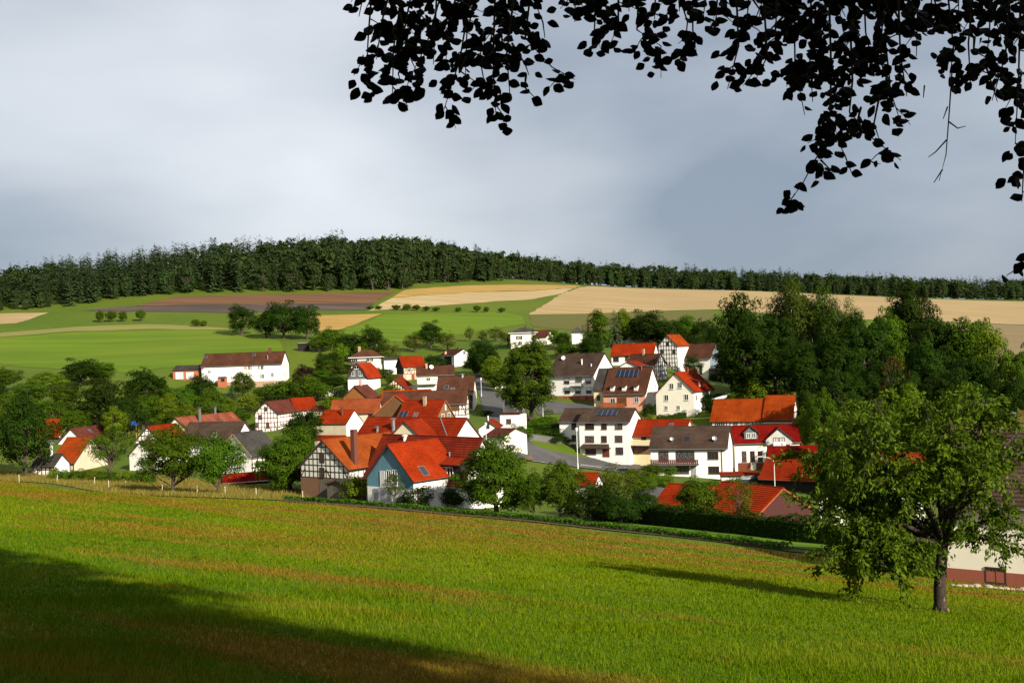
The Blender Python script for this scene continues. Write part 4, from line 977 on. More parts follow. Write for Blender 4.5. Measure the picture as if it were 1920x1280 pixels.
# --- balcony house
h = House('balcony_house', 'white house with dark brown roof and long flowered wooden balcony', 'balcCC', 'r_dark', 'w_white', ov=.55)
h.balcony('F', 1222, 1311, 869, 1.5, 'frame_brown', .9)
h.win('F', 1244, 855, 1.7, 1.7, 'b'); h.win('F', 1284.5, 855, 3.3, 1.8, 'b'); h.win('F', 1336.5, 853.3, 1.8, 1.2, 'b'); h.win('F', 1338, 880.5, 1.8, 1.2, 'b'); h.win('F', 1279.5, 879.5, 2.2, 1.3, 'b'); h.win('F', 1246, 878, 1.7, 1.2, 'b', .6); h.panel('F', 1300.5, 883, .95, 2.1, 'door_grey')
m = MB(); a0, z = h.face('F', 1352.5, 843); m.tube([(a0,-h.wy-.08,.2),(a0,-h.wy-.08,h.hw)], .06, n=6); h.add(m.build('downpipe', MATS['frame_brown'])); h.plinth(.5, 'w_brickred', .05)
h.skylight(1288.5, 822.5, .9, 1.2, mat='solar', frame='verge_dark'); h.dish(1260, 830, .35, 'metal'); h.dish(1340, 829, .45, 'metal')
# --- yellow house with dormers
h = House('dormer_house', 'cream house with crimson roof, gabled dormer and balcony gable', 'yellowDD', 'r_deep', 'w_cream')
h.dormer(1408, 823, 2.7, 1.5, 2, 'r_deep', 'p_slate', 'gable', (.7, 1.0, 2)); h.dormer(1460.5, 832, 5.2, 1.0, 3, 'r_deep', 'w_grey', 'gable', (.9, 1.5, 2), style='b')  # larger dormer's grey wall stands in for its shaded balcony recess
for px in (1395,1410.5,1425): h.win('F', px, 855, .75, 2.0, 'b')
h.panel('F', 1395.5, 879, 2.5, 2.6, 'door_brown', 'garage_door'); h.panel('F', 1428, 879, 2.2, 2.6, 'door_brown', 'garage_door')
a0, z = h.face('F', 1460, 834); h.add(MB.build.__get__((lambda m: (m.box(a0-1.2, a0+1.2, -h.wy-1.2, -h.wy-1.1, z-.2, z+.75), m)[1])(MB()))('balcony_panel', MATS['cloth_white']))
h = House('ochre_house', 'narrow ochre house wall squeezed between balcony house and crimson roof', fit_at(1371,799.5,236,-15,4.5,6,.6), 'r_grey', 'w_ochre', ov=.1, ovg=.05)
h = House('crimson_lean_to', 'crimson roofed annex below the balcony gable', fit_at(1484,836,203,-8,9,7,2.9), 'r_deep', 'w_cream', cat='annex', ov=.2)
# --- orange barn right
h = House('orange_barn', 'long barn with patchy bright orange roof and half-timbered right gable', 'orangeEE', 'r_orange2', 'w_white', cat='barn'); h.timber('R', 1.0, 7, 1.5, 'timber_red', .24); h.timber('F', .8, 22, 1.4, 'timber', .2, braces=False)
for px in (1347,1355,1378,1401): h.win('F', px, 795, .9, .7, 'w')
h3 = House('raised_bay', None, (FIT['orangeEE'][0]+6.2*math.cos(math.radians(-24.2)), FIT['orangeEE'][1]+6.2*math.sin(math.radians(-24.2)), FIT['orangeEE'][2]+.75, -24.2, 7.0, 10.6, 5.55), 'r_orange2', 'w_white', parent=h)
h3.timber('R', 1.2, 7, 1.6, 'timber_red', .26)
h = House('long_red_shed', 'low shed with brick-red roof and dark open front behind the street lamp', 'redFF', 'r_red', 'p_dark', 'p_dark', cat='shed', ov=.5)
# --- garages by the hedge
h = House('maroon_garage', 'maroon boarded garage with orange verge and red metal roof behind the hedge', 'garGG', 'r_bright', 'p_maroon', 'p_maroon', cat='garage', verge='terracotta', ov=.2, ovg=.1)
h = House('hidden_garage', 'red roofed garage half hidden by two small trees', 'garHH', 'r_bright', 'w_brown', 'w_brown', cat='garage', verge='terracotta', ov=.2, ovg=.1)
h = House('garden_shed', 'garden shed with small red roof between the trees at the hedge', fit_at(1103,886,150,-25,3.2,4.2,1.5), 'r_bright', 'w_white', cat='shed', ov=.2)
h = House('carport', 'low carport with red roof edge in front of the dormer house', fit_at(1385,884.5,196,-6,7,3.6,.35), 'r_red', 'w_white', cat='carport', ov=.4)
# --- left cluster
h = House('open_barn', 'open timber barn with bright orange roof at the far left', 'openbarn', 'r_orange2', 'p_grey', cat='barn', verge='post_wood'); h.timber('R', .8, 5, 1.6, 'timber', .22)
h = House('white_left_house', 'white gabled house with dark red roof behind the cedar-like tree', 'leftb', 'r_maroon', 'w_white'); h.skylight(170, 808, .8, 1.1)
h = House('orange_left_house', 'low house with bright orange roof behind the dry grass strip', 'leftc', 'r_orange2', 'w_beige', ov=.3); h.timber('F', .8, 7, 1.3, 'timber', .2, braces=False)
h = House('dark_annex', 'small dark roofed half-timbered annex with white flue at the left edge', fit_at(96,851,214,-18,5.6,5.0,2.2), 'r_grey', 'w_white'); h.timber('F', .6, 6, 1.2); h.flue(97, 852, 2.2, .3, 'frame_white'); h.chimney(76.5, 853, 1.0, .6, 'w_stone')
h = House('timbered_left_house', 'half-timbered white gable with red roof left of the weathered roof', 'lefte', 'r_red', 'w_white'); h.timber('L', 1.0, 9, 1.15); h.panel('L', 278, 820, .9, .8, 'p_brown', 'shutter')
h = House('shade_greyed_house', 'house with gable greyed as in shade and grey-brown roof behind the apple trees', 'leftf', 'r_dark', 'w_palegreen');  # greyish wall colour carries the shade on the gable
h = House('weathered_house', 'long house with bleached red roof, white gable and two grey flues', 'leftg', 'r_weather', 'w_white'); h.flue(375, 791, 3.6, .4, 'w_concrete'); h.flue(403.8, 776, 1.9, .33, 'w_concrete'); h.skylight(411, 787, .9, .9, frame='verge_dark')
h = House('dark_left_house', 'dark brown roof with white right gable and skylight above the apple trees', 'lefth', 'r_dark', 'w_white'); h.skylight(403.5, 815.5, 1.0, 1.2, frame='frame_white')
h = House('blue_shaded_house', 'white gable house with mossy grey roof right of the apple trees', 'lefti', 'r_grey', 'w_white', verge='w_stone'); h.timber('F', .8, 6, 1.5); 
h = House('red_lean_to', 'low red roofed lean-to in front of the white gable house', fit_at(464,886,176,20,8,3.4,1.3), 'r_deep', 'p_dark', cat='shed', ov=.2)
# --- right foreground house and neighbours
h = House('near_house', 'cream house with brown tiled roof and brick-red base behind the cherry tree', 'rightnear', 'r_dark', 'w_cream', ov=.7, ovg=.5)
zb = h.face('F', 1850, 1069)[1]; h.plinth(zb, 'w_plinth', .05)
a, z = h.face('F', 1865, 1077); o = h.win_at('F', a, z, 1.25, .95, 't'); h.dish(1917, 800, .5, 'brick_chimney'); h.flue(1900, 790, .5, .15)
h = House('white_blue_house', 'white house glimpsed through the cherry tree crown', fit_at(1684,850,112,-20,5.2,6.5,2.6), 'r_red', 'w_white')
h = House('white_van_garage', 'small white garage left of the cherry tree crown', fit_at(1563,918,138,-20,3.6,3.4,.2), 'r_grey', 'w_white', cat='garage', ov=.1, ovg=.1)
h = House('field_hut', 'tiny dark hut with pale sheet roof on the pasture edge', fit_on(569,643,657,380,-12,4.2,3.2,.25), 'p_metal', 'p_dark', cat='hut', ov=.3)
h = House('hilltop_house', 'red roofed house glimpsed inside the oak grove', fit_at(1542,610,345,-30,8,7,3.2), 'r_red', 'w_white')
# ------------------------------------------------------------------ trees
def cards(C, Nrm, size, rng, aspect=0.55, flat=0.42):
    """leaf-like rhombic faces at C facing roughly Nrm"""
    n = len(C)
    N = Nrm + rng.normal(0, flat, (n, 3)); N /= np.linalg.norm(N, axis=1)[:, None] + 1e-9
    A = np.cross(N, rng.normal(0, 1, (n, 3))); A /= np.linalg.norm(A, axis=1)[:, None] + 1e-9
    B = np.cross(N, A)
    s = (size * rng.uniform(0.6, 1.3, n))[:, None]
    V = np.empty((n, 4, 3))
    V[:,0] = C - A*s*0.5; V[:,1] = C + B*s*aspect*0.5 - A*s*0.05 + N*s*0.08; V[:,2] = C + A*s*0.5; V[:,3] = C - B*s*aspect*0.5 - A*s*0.05 + N*s*0.08
    return V
def pack(Vl):
    V = np.concatenate([v.reshape(-1, 3) for v in Vl]); n = len(V)//4
    return V, np.arange(4*n).reshape(-1, 4)

def broadleaf(seed, H=10.0, R=4.2, base=0.22, clumps=70, per=75, size=0.32, egg=0.0, clump_r=0.23, droop=0.0, aspect=0.6, inner=0.45, bark='bark', leaf='lf_mid', trunk_r=None, gap=0.0):
    """unit tree of height H: returns (trunk mesh, crown mesh)"""
    rng = np.random.default_rng(seed)
    zc = H*(base+1)/2; hv = H*(1-base)/2
    d = rng.normal(0, 1, (clumps, 3)); d /= np.linalg.norm(d, axis=1)[:, None]; d[:,2] = np.where(d[:,2] < -0.88, -d[:,2]*0.6, d[:,2])
    rad = rng.uniform(inner, 1.0, clumps)**0.6 * (1+0.18*np.sin(d[:,0]*5+seed)+0.12*np.sin(d[:,1]*7+seed*2))*0.86
    cen = np.stack([d[:,0]*R*rad, d[:,1]*R*rad, zc + d[:,2]*hv*rad], 1)
    if egg: cen[:,:2] *= (1 - egg*(cen[:,2:3]-zc)/hv)
    m = MB(); tr = trunk_r or H*0.028
    wob = [Vector((rng.normal(0, .012)*H*i, rng.normal(0, .012)*H*i, H*0.8*i/6)) for i in range(7)]
    m.tube([Vector((0,0,-0.6))]+[wob[0]+Vector((0,0,.01*H))]+wob[1:], tr*1.25, tr*0.25, n=8)
    for k in range(0, clumps, max(1, clumps//26)):
        c = Vector(cen[k]); t0 = min(0.9, max(base*0.8, (c.z/H)*0.55)); st = wob[min(6, int(t0/0.8*6))]
        mid = st.lerp(c, 0.5) + Vector((0, 0, -0.02*H)); m.tube([st, mid, c], tr*0.42, tr*0.08, n=5, cap=False)
    trunk = m.mesh('trunk', MATS[bark], True)
    cr = R*clump_r*rng.uniform(0.75, 1.35, clumps)
    keep = rng.random(clumps) > gap
    Vl, At = [], []
    for k in range(clumps):
        if not keep[k]: continue
        n = int(per*(cr[k]/(R*clump_r))**2)
        q = rng.normal(0, 1, (n, 3)); q /= np.linalg.norm(q, axis=1)[:, None]
        q[:,2] = np.where((q[:,2] < -0.2) & (rng.random(n) < 0.6), -q[:,2], q[:,2])
        rr = cr[k]*rng.uniform(0.55, 1.05, n)**0.7
        C = cen[k] + q*rr[:, None]*np.array([1, 1, 0.75])
        if droop: C[:,2] -= droop*np.abs(rng.normal(0, 1, n))*cr[k]
        out = q*1.3 + d[k]*0.6 + np.array([0, 0, 0.3])
        Vl.append(cards(C, out, size, rng, aspect)); At.append(np.repeat(np.clip(rng.normal(0.25+0.5*rng.random(), .16, n), 0, 1), 4))
    V, Fq = pack(Vl)
    V[:,2] = np.maximum(V[:,2], 0.15)
    return trunk, np_mesh('crown', V, Fq, MATS[leaf], np.concatenate(At)), H, R
def conifer(seed, H=18.0, R=3.0, base=0.06, whorls=26, arms=11, leaf='lf_spruce', seg=3, bark='bark_pine', taper=0.85, wid=0.42, up=-0.25):
    rng = np.random.default_rng(seed); Vl, At = [], []
    m = MB(); m.tube([(0,0,-0.8), (0,0,H*0.5), (0,0,H*0.9)], H*0.016, 0.02, n=7)
    for w in range(whorls):
        t = (w+rng.uniform(-.3,.3))/whorls; z = H*(base+(1-base)*t); r = R*(1-t)**taper*(0.8+0.35*rng.random()) + (0.028*H if whorls < 20 else 0.012*H)
        for a in range(arms):
            th = 2*math.pi*(a+rng.random())/arms; zj = rng.uniform(-.5, .5)*H/whorls; z_ = z+zj; dr = np.array([math.cos(th), math.sin(th), 0]); rl = r*rng.uniform(.65, 1.1)
            for k in range(seg):
                f0, f1 = k/seg, (k+1.25)/seg
                p0 = np.array([0,0,z_]) + dr*rl*f0 + np.array([0,0,up*rl*f0*f0]); p1 = np.array([0,0,z_]) + dr*rl*f1 + np.array([0,0,up*rl*f1*f1])
                sd = np.array([-dr[1], dr[0], rng.uniform(-.4,.4)])*wid*rl*(1.1-0.55*f1)*0.5 + 1e-4
                mid = (p0+p1)/2
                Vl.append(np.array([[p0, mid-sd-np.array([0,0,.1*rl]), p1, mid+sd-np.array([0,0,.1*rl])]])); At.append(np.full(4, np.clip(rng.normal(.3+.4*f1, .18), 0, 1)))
    V, Fq = pack(Vl)
    return m.mesh('trunk', MATS[bark], True), np_mesh('crown', V, Fq, MATS[leaf], np.concatenate(At)), H, R

KIND = {}
def kinds(name, fn, seeds, **k): KIND[name] = [fn(s, **k) for s in seeds]
kinds('round', broadleaf, (1, 2, 3), leaf='lf_mid', clumps=120, per=70, size=0.34, base=.1)
kinds('dark', broadleaf, (4, 5, 6), leaf='lf_dark', clumps=130, per=70, size=0.34, base=0.03, R=4.4)
kinds('light', broadleaf, (7, 8), leaf='lf_light', clumps=110, per=65, size=0.34, base=0.08)
kinds('olive', broadleaf, (9, 10), leaf='lf_olive', clumps=80, per=55, size=0.32, base=0.08, gap=0.12)
kinds('tall', broadleaf, (11, 12), leaf='lf_mid', R=2.3, base=0.1, clumps=110, per=55, size=0.30, egg=0.35, clump_r=0.34)
kinds('apple', broadleaf, (13, 14), H=7.0, R=3.6, base=0.14, leaf='lf_mid', clumps=170, per=85, size=0.22, clump_r=0.20)
kinds('walnut', broadleaf, (15, 16), H=10, R=4.6, base=-0.02, leaf='lf_mid', clumps=230, per=110, size=0.27, clump_r=0.18, droop=.2)
kinds('loose', broadleaf, (17, 18), H=8, R=3.0, base=0.18, leaf='lf_olive', clumps=70, per=45, size=0.24, clump_r=0.25, gap=0.2, trunk_r=.12)
kinds('spread', broadleaf, (19,), H=9, R=5.0, base=0.3, leaf='lf_mid', clumps=60, per=70, size=0.30, clump_r=0.2, droop=0.1)
kinds('bush', broadleaf, (20, 21, 22), H=3.0, R=2.0, base=0.0, leaf='lf_mid', clumps=45, per=60, size=0.22, clump_r=0.32, trunk_r=.05)
kinds('darkbush', broadleaf, (23, 24), H=3.0, R=2.0, base=0.0, leaf='lf_dark', clumps=45, per=60, size=0.22, clump_r=0.32, trunk_r=.05)
kinds('lightbush', broadleaf, (25, 26), H=3.0, R=2.0, base=0.0, leaf='lf_light', clumps=45, per=60, size=0.22, clump_r=0.32, trunk_r=.05)
kinds('purple', broadleaf, (27,), H=8, R=4, base=0.05, leaf='lf_purple', clumps=90, per=65, size=0.32)
kinds('willow', broadleaf, (28, 29), H=18, R=5.0, base=0.1, leaf='lf_willow', clumps=150, per=85, size=0.55, droop=0.9, aspect=0.3, bark='bark_birch', egg=.2)
kinds('oak', broadleaf, (30, 31, 32), H=18, R=7.5, base=0.05, leaf='lf_dark', clumps=190, per=85, size=0.52, clump_r=0.19)
kinds('oaklight', broadleaf, (33, 34), H=18, R=7.5, base=0.05, leaf='lf_mid', clumps=180, per=80, size=0.52, clump_r=0.18)
kinds('linden', broadleaf, (35,), H=18, R=6.5, base=0.02, leaf='lf_linden', clumps=260, per=90, size=0.42, clump_r=0.17, egg=.15)
kinds('dry', broadleaf, (36,), H=8, R=3.4, base=0.1, leaf='lf_dry', clumps=40, per=40, size=0.3, gap=.3)
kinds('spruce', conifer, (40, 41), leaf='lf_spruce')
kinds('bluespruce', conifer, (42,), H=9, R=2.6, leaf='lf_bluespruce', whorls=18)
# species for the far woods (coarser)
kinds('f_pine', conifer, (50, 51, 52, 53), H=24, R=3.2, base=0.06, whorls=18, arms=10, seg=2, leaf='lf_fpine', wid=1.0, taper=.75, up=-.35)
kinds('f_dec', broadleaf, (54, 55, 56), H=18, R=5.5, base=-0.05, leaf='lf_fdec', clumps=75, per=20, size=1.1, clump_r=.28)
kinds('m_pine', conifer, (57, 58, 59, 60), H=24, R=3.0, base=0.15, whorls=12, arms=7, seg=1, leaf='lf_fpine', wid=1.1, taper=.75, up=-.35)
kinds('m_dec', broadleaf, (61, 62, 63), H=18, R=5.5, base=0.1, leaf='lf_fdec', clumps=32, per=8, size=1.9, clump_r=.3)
ORD = ['first','second','third','fourth','fifth','sixth','seventh','eighth','ninth','tenth','eleventh','twelfth','thirteenth','fourteenth','fifteenth','sixteenth','seventeenth','eighteenth','nineteenth','twentieth','twenty-first','twenty-second','twenty-third','twenty-fourth','twenty-fifth']
LOOK = {'dark':'dark green','round':'mid green','light':'light green','olive':'olive green','oak':'dark green','oaklight':'mid green','bush':'mid green','darkbush':'dark green','lightbush':'light green','apple':'small round','loose':'thin'}
def batch(rows, name, what, group, cat='tree'):
    rows = sorted(rows, key=lambda r: r[0])
    for i, r in enumerate(rows):
        k = r[4]; tree(k, r[0], r[1], r[2], r[3], name, '%s %s, %s from the left' % (LOOK.get(k, 'green'), what, ORD[i]), group, cat)
tree_count = 0
def put_tree(kind, x, y, H, R, name, label, group=None, cat='tree', sink=0.1):
    global tree_count
    ms = KIND[kind]; tr, cr, H0, R0 = ms[tree_count % len(ms)]; tree_count += 1
    z = hgt(x, y) - sink
    o = empty(name, (x, y, z), rnd.uniform(0, 6.28)); tag(o, label, cat, group)
    o.scale = (R/R0, R/R0, H/H0)
    for nm, me in (('trunk', tr), ('crown', cr)):
        link(bpy.data.objects.new(nm, me), o)
    return o
def tree(kind, px, top, D, wpx, name, label, group=None, cat='tree', minH=1.6):
    u, _ = px2uv(px, top+40); x = u/FOC*D; zt = P(px, top, D).z; H = zt - hgt(x, D) + 0.1
    if H < minH: H = minH
    return put_tree(kind, x, D, H, wpx/2/FOC*D, name, label, group, cat)

T = tree
# -- trees with a look or place of their own
T('dark',45,738,208,105,'broad_tree','big dark tree at the left picture edge in front of the open barn')
T('dark',185,706,278,120,'broad_tree','big dark dome-shaped tree behind the white left house')
T('purple',191,784,282,48,'copper_beech','low dark purple tree behind the white left house')
T('purple',572,684,350,52,'copper_beech','dark purple tree right of the long white farmhouse')
T('spread',205,805,204,105,'cedar','spreading tree in front of the bright orange left roof')
T('apple',322,803,152,132,'apple_tree','left apple tree with broad crown by the fence')
T('apple',408,812,149,104,'apple_tree','right apple tree with narrower crown by the fence')
T('walnut',542,800,166,122,'walnut_tree','big full tree left of the half-timbered orange barn')
T('dark',572,766,228,80,'broad_tree','dark tree left of the windowless white house')
T('round',457,694,348,50,'broad_tree','round tree in front of the long white farmhouse')
T('bluespruce',435,718,338,32,'blue_spruce','blue spruce below the long white farmhouse')
T('dark',453,571,470,58,'round_tree','left round dark tree standing alone on the pasture')
T('dark',532,564,452,78,'round_tree','middle tree of the dark clump on the pasture',)
T('dark',575,568,448,58,'round_tree','right tree of the dark clump on the pasture')
T('dark',498,582,455,40,'round_tree','left tree of the dark clump on the pasture')
T('linden',992,630,264,108,'linden_tree','big olive green linden in the middle of the village')
T('walnut',928,818,133,152,'walnut_tree','big tree right of the blue house at the meadow edge')
T('round',1000,880,129,62,'fruit_tree','small tree with pale trunk right of the big walnut')
T('round',1048,858,128,74,'fruit_tree','middle tree between walnut and garden shed')
T('loose',1160,868,130,120,'plum_tree','thin grey-green tree left of the hedge')
T('round',1308,893,127,94,'fruit_tree','leafy tree covering the half hidden garage')
T('loose',1385,890,124,66,'young_tree','thin light tree in front of the maroon garage roof')
T('loose',740,880,140,46,'young_tree','slim young tree in front of the blue gable')
T('lightbush',664,893,150,60,'fig_shrub','yellow-green low spreading shrub in front of the orange barn', cat='shrub')
T('darkbush',785,908,140,58,'garden_shrub','bristly dark shrub in front of the white wing wall', cat='shrub')
T('darkbush',851,912,139,50,'garden_shrub','pointed dark shrub left of the big walnut', cat='shrub')
T('darkbush',757,930,141,34,'garden_shrub','low dark shrub below the slim young tree', cat='shrub')
T('dark',1328,738,278,56,'broad_tree','dark tree at the right corner of the cream house')
T('dark',1388,541,285,100,'oak_tree','dark oak at the left end of the grove')
T('willow',1487,513,292,115,'weeping_birch','tallest light green drooping birch in the grove')
T('willow',1535,522,288,80,'weeping_birch','second drooping birch right of the tallest one')
T('willow',1578,548,282,85,'weeping_birch','lower drooping birch in the grove')
T('oak',1703,528,300,110,'oak_tree','dark round oak rising above the right part of the grove')
T('light',1858,608,250,80,'broad_tree','lighter tree at the right end of the grove')
T('dry',1680,642,236,64,'broad_tree','yellowish thin tree in front of the dark grove')
T('tall',1125,577,356,44,'poplar','tall light green columnar tree left of the red roofed house')
T('spruce',1103,588,362,34,'spruce_tree','dark spruce beside the columnar tree')
T('spruce',1094,606,352,32,'spruce_tree','shorter spruce in front of the pyramid roofed house')
T('bluespruce',1152,578,380,40,'blue_spruce','blue spruce above the red roofed house')
T('dark',1212,581,382,84,'broad_tree','wide dark tree above the half-timbered gable')
T('spruce',1000,610,400,18,'spruce_tree','little conifer beside the grey roofed villa')
T('dark',700,611,388,52,'broad_tree','dark pointed tree above the villa')
T('dark',808,602,432,56,'broad_tree','dark tree standing in the pasture above the white bungalow')
T('spruce',601,645,380,22,'spruce_tree','slim dark conifer behind the villa')
T('dark',905,636,348,62,'broad_tree','dark tree right of the white bungalow')
T('light',926,668,322,60,'broad_tree','lighter green tree beside the upper street')
# -- thickets: trees that cannot be told apart share a label
batch(((8,688,335,66,'round'),(58,712,300,74,'round'),(92,694,335,70,'light'),(122,716,305,64,'round'),(150,672,352,80,'dark'),(190,676,356,62,'round'),(236,745,268,74,'dark'),(272,690,312,84,'dark'),(268,736,290,84,'round'),(312,738,292,54,'light'),(345,722,305,74,'round'),(378,700,322,64,'dark'),(395,726,296,64,'round'),(352,752,290,60,'light'),(20,730,250,60,'round'),(215,756,262,54,'light'),(300,706,318,50,'round'),(-30,700,300,90,'dark'),(100,745,270,70,'round'),(140,762,262,60,'round'),(330,765,282,60,'round'),(425,745,315,50,'light'),(450,765,305,50,'round')), 'valley_tree', 'leafy tree in the thicket behind the left houses', 'trees in the left thicket', 'tree')
batch(((500,718,336,60,'bush'),(538,712,330,70,'bush'),(572,706,326,66,'bush'),(468,740,322,50,'lightbush'),(600,715,322,50,'bush'),(520,735,318,60,'darkbush'),(560,745,310,60,'bush'),(625,742,300,50,'lightbush'),(640,725,312,34,'darkbush')), 'shrub', 'green shrub on the bank below the long farmhouse', 'shrubs below the farmhouse', 'shrub')
batch(((622,613,412,60,'round'),(655,625,395,62,'dark'),(735,640,384,42,'olive'),(778,622,422,44,'olive'),(838,620,422,40,'olive'),(615,660,372,56,'dark'),(622,672,358,60,'round'),(640,640,385,40,'light'),(680,640,378,40,'round'),(720,650,372,44,'olive'),(598,628,408,44,'round')), 'hedgerow_tree', 'tree in the belt between pasture and villa', 'trees behind the villa', 'tree')
batch(((881,611,450,20,'olive'),(905,618,445,24,'olive'),(930,612,440,34,'olive'),(952,620,420,40,'olive')), 'hedgerow_tree', 'small tree on the hedge left of the grey villa', 'small trees on the hedge')
batch(((890,660,345,40,'dark'),(916,645,340,56,'dark'),(936,690,312,44,'round')), 'street_tree', 'dark tree in the cluster above the upper street', 'trees above the upper street', 'tree')
batch(((1040,616,396,30,'round'),(1056,622,388,32,'dark'),(1068,650,375,50,'dark'),(1168,580,384,40,'light'),(1188,592,386,44,'dark'),(1234,600,384,46,'dark'),(1258,598,380,60,'dark'),(1285,588,384,54,'round'),(1320,598,378,54,'dark'),(1338,612,366,46,'dark'),(1300,625,360,50,'dark'),(1110,630,350,50,'dark'),(1060,640,365,40,'round')), 'garden_tree', 'tree among the gardens at the top of the village', 'trees at the village top', 'tree')
batch(((1402,598,272,110,'oak'),(1450,580,280,100,'oak'),(1620,588,274,110,'oak'),(1660,572,286,90,'oaklight'),(1760,588,266,120,'oak'),(1818,582,262,96,'oaklight'),(1560,622,262,100,'oak'),(1500,640,262,90,'oak'),(1735,640,244,100,'oak'),(1830,660,232,100,'oak'),(1895,690,212,90,'oak'),(1640,680,240,90,'oak'),(1580,690,238,96,'oak'),(1780,690,225,100,'oak'),(1700,690,230,84,'oak'),(1950,700,230,120,'oak'),(1900,640,250,70,'oaklight'),(1370,640,288,70,'oak')), 'grove_oak', 'dark oak inside the grove on the right', 'oaks in the grove', 'tree')
batch(((1540,726,222,64,'round'),(1600,738,205,76,'round'),(1652,732,195,76,'round'),(1700,708,212,74,'light'),(1785,730,190,90,'dark'),(1850,745,172,90,'dark'),(1915,725,180,80,'dark'),(1422,712,268,66,'lightbush'),(1380,722,272,50,'bush'),(1620,770,180,70,'dark'),(1690,780,170,80,'dark'),(1560,780,195,60,'round'),(1505,770,228,36,'lightbush'),(1740,800,150,70,'dark'),(1560,850,168,50,'dark'),(1610,860,150,60,'dark')), 'grove_edge_tree', 'leafy tree in front of the dark grove', 'trees at the grove edge', 'tree')
batch(((1005,784,256,60,'bush'),(1040,792,250,60,'darkbush'),(985,788,252,46,'bush'),(1025,802,245,66,'darkbush'),(1055,806,247,50,'darkbush'),(972,784,258,36,'bush'),(995,806,244,50,'darkbush'),(1012,816,242,50,'bush'),(1040,822,242,46,'darkbush'),(1052,788,256,50,'bush'),(1025,780,262,46,'bush'),(1060,832,244,30,'darkbush'),(970,796,230,34,'bush'),(986,800,233,40,'bush')), 'bank_shrub', 'shrub on the bank above the junction', 'shrubs on the road bank', 'shrub')
batch(((1140,885,170,46,'lightbush'),(1190,878,178,60,'light'),(1222,868,186,50,'round'),(1258,874,192,30,'bush'),(1205,888,165,60,'round'),(1110,900,135,70,'dark'),(1085,915,128,70,'dark'),(1130,910,127,70,'dark'),(1245,900,172,34,'bush'),(1340,900,172,50,'bush'),(1165,925,122,80,'dark'),(1210,915,125,70,'dark'),(1090,880,150,50,'round'),(1372,895,180,40,'bush')), 'garden_bush', 'bush in the gardens between the road and the hedge', 'bushes in the gardens', 'shrub')
batch([(105+i*22, 877+i*1.1, 190-i*1.5, 30, 'bush' if i % 3 else 'lightbush') for i in range(9)], 'verge_bush', 'low bush along the dry grass strip', 'low bushes by the dry strip', 'shrub')
batch([(a, b, 566, c, 'apple') for a, b, c in ((695,573,14),(711,573,15),(744.5,571,19),(764,570,19),(782,571,17),(800.6,574,15),(819,575.5,15),(860.6,576,14),(896,572,16),(913,575,12),(942,576,15))], 'orchard_tree', 'tree in the row along the field path', 'orchard trees in a row')
batch([(a, b, 525, c, 'apple') for a, b, c in ((188,583,17),(209,582,22),(231,584,17),(264,580,19))], 'orchard_tree', 'tree on the upper left pasture', 'small pasture trees')
batch([(a, b, 505, c, 'bush') for a, b, c in ((368,598,18),(382,600,16))], 'pasture_bush', 'low bush on the bank above the left pasture', 'bushes on the pasture bank', 'shrub')

batch(((1345,745,268,50,'dark'),(1365,735,276,50,'darkbush'),(1395,735,272,60,'bush'),(1430,732,270,60,'bush'),(1465,735,266,60,'dark'),(1500,745,262,60,'dark'),(1530,755,255,60,'round'),(1525,790,235,50,'light'),(1348,700,320,40,'dark'),(1300,665,335,36,'dark'),(1272,660,352,30,'dark')), 'yard_tree', 'tree behind the long orange barn', 'trees behind the orange barn')
batch(((1212,690,318,30,'darkbush'),(1140,725,290,26,'darkbush'),(1055,740,305,30,'bush'),(1215,755,276,24,'darkbush'),(912,775,270,30,'bush'),(845,790,240,24,'bush'),(735,720,300,30,'bush'),(722,690,350,40,'round'),(738,700,330,34,'bush'),(628,705,345,50,'dark'),(605,690,352,44,'round'),(585,700,345,40,'bush'),(655,705,335,26,'bush'),(815,665,375,50,'dark'),(845,700,340,46,'bush'),(875,700,335,40,'bush')), 'house_bush', 'bush squeezed between village houses', 'bushes between the houses', 'shrub')
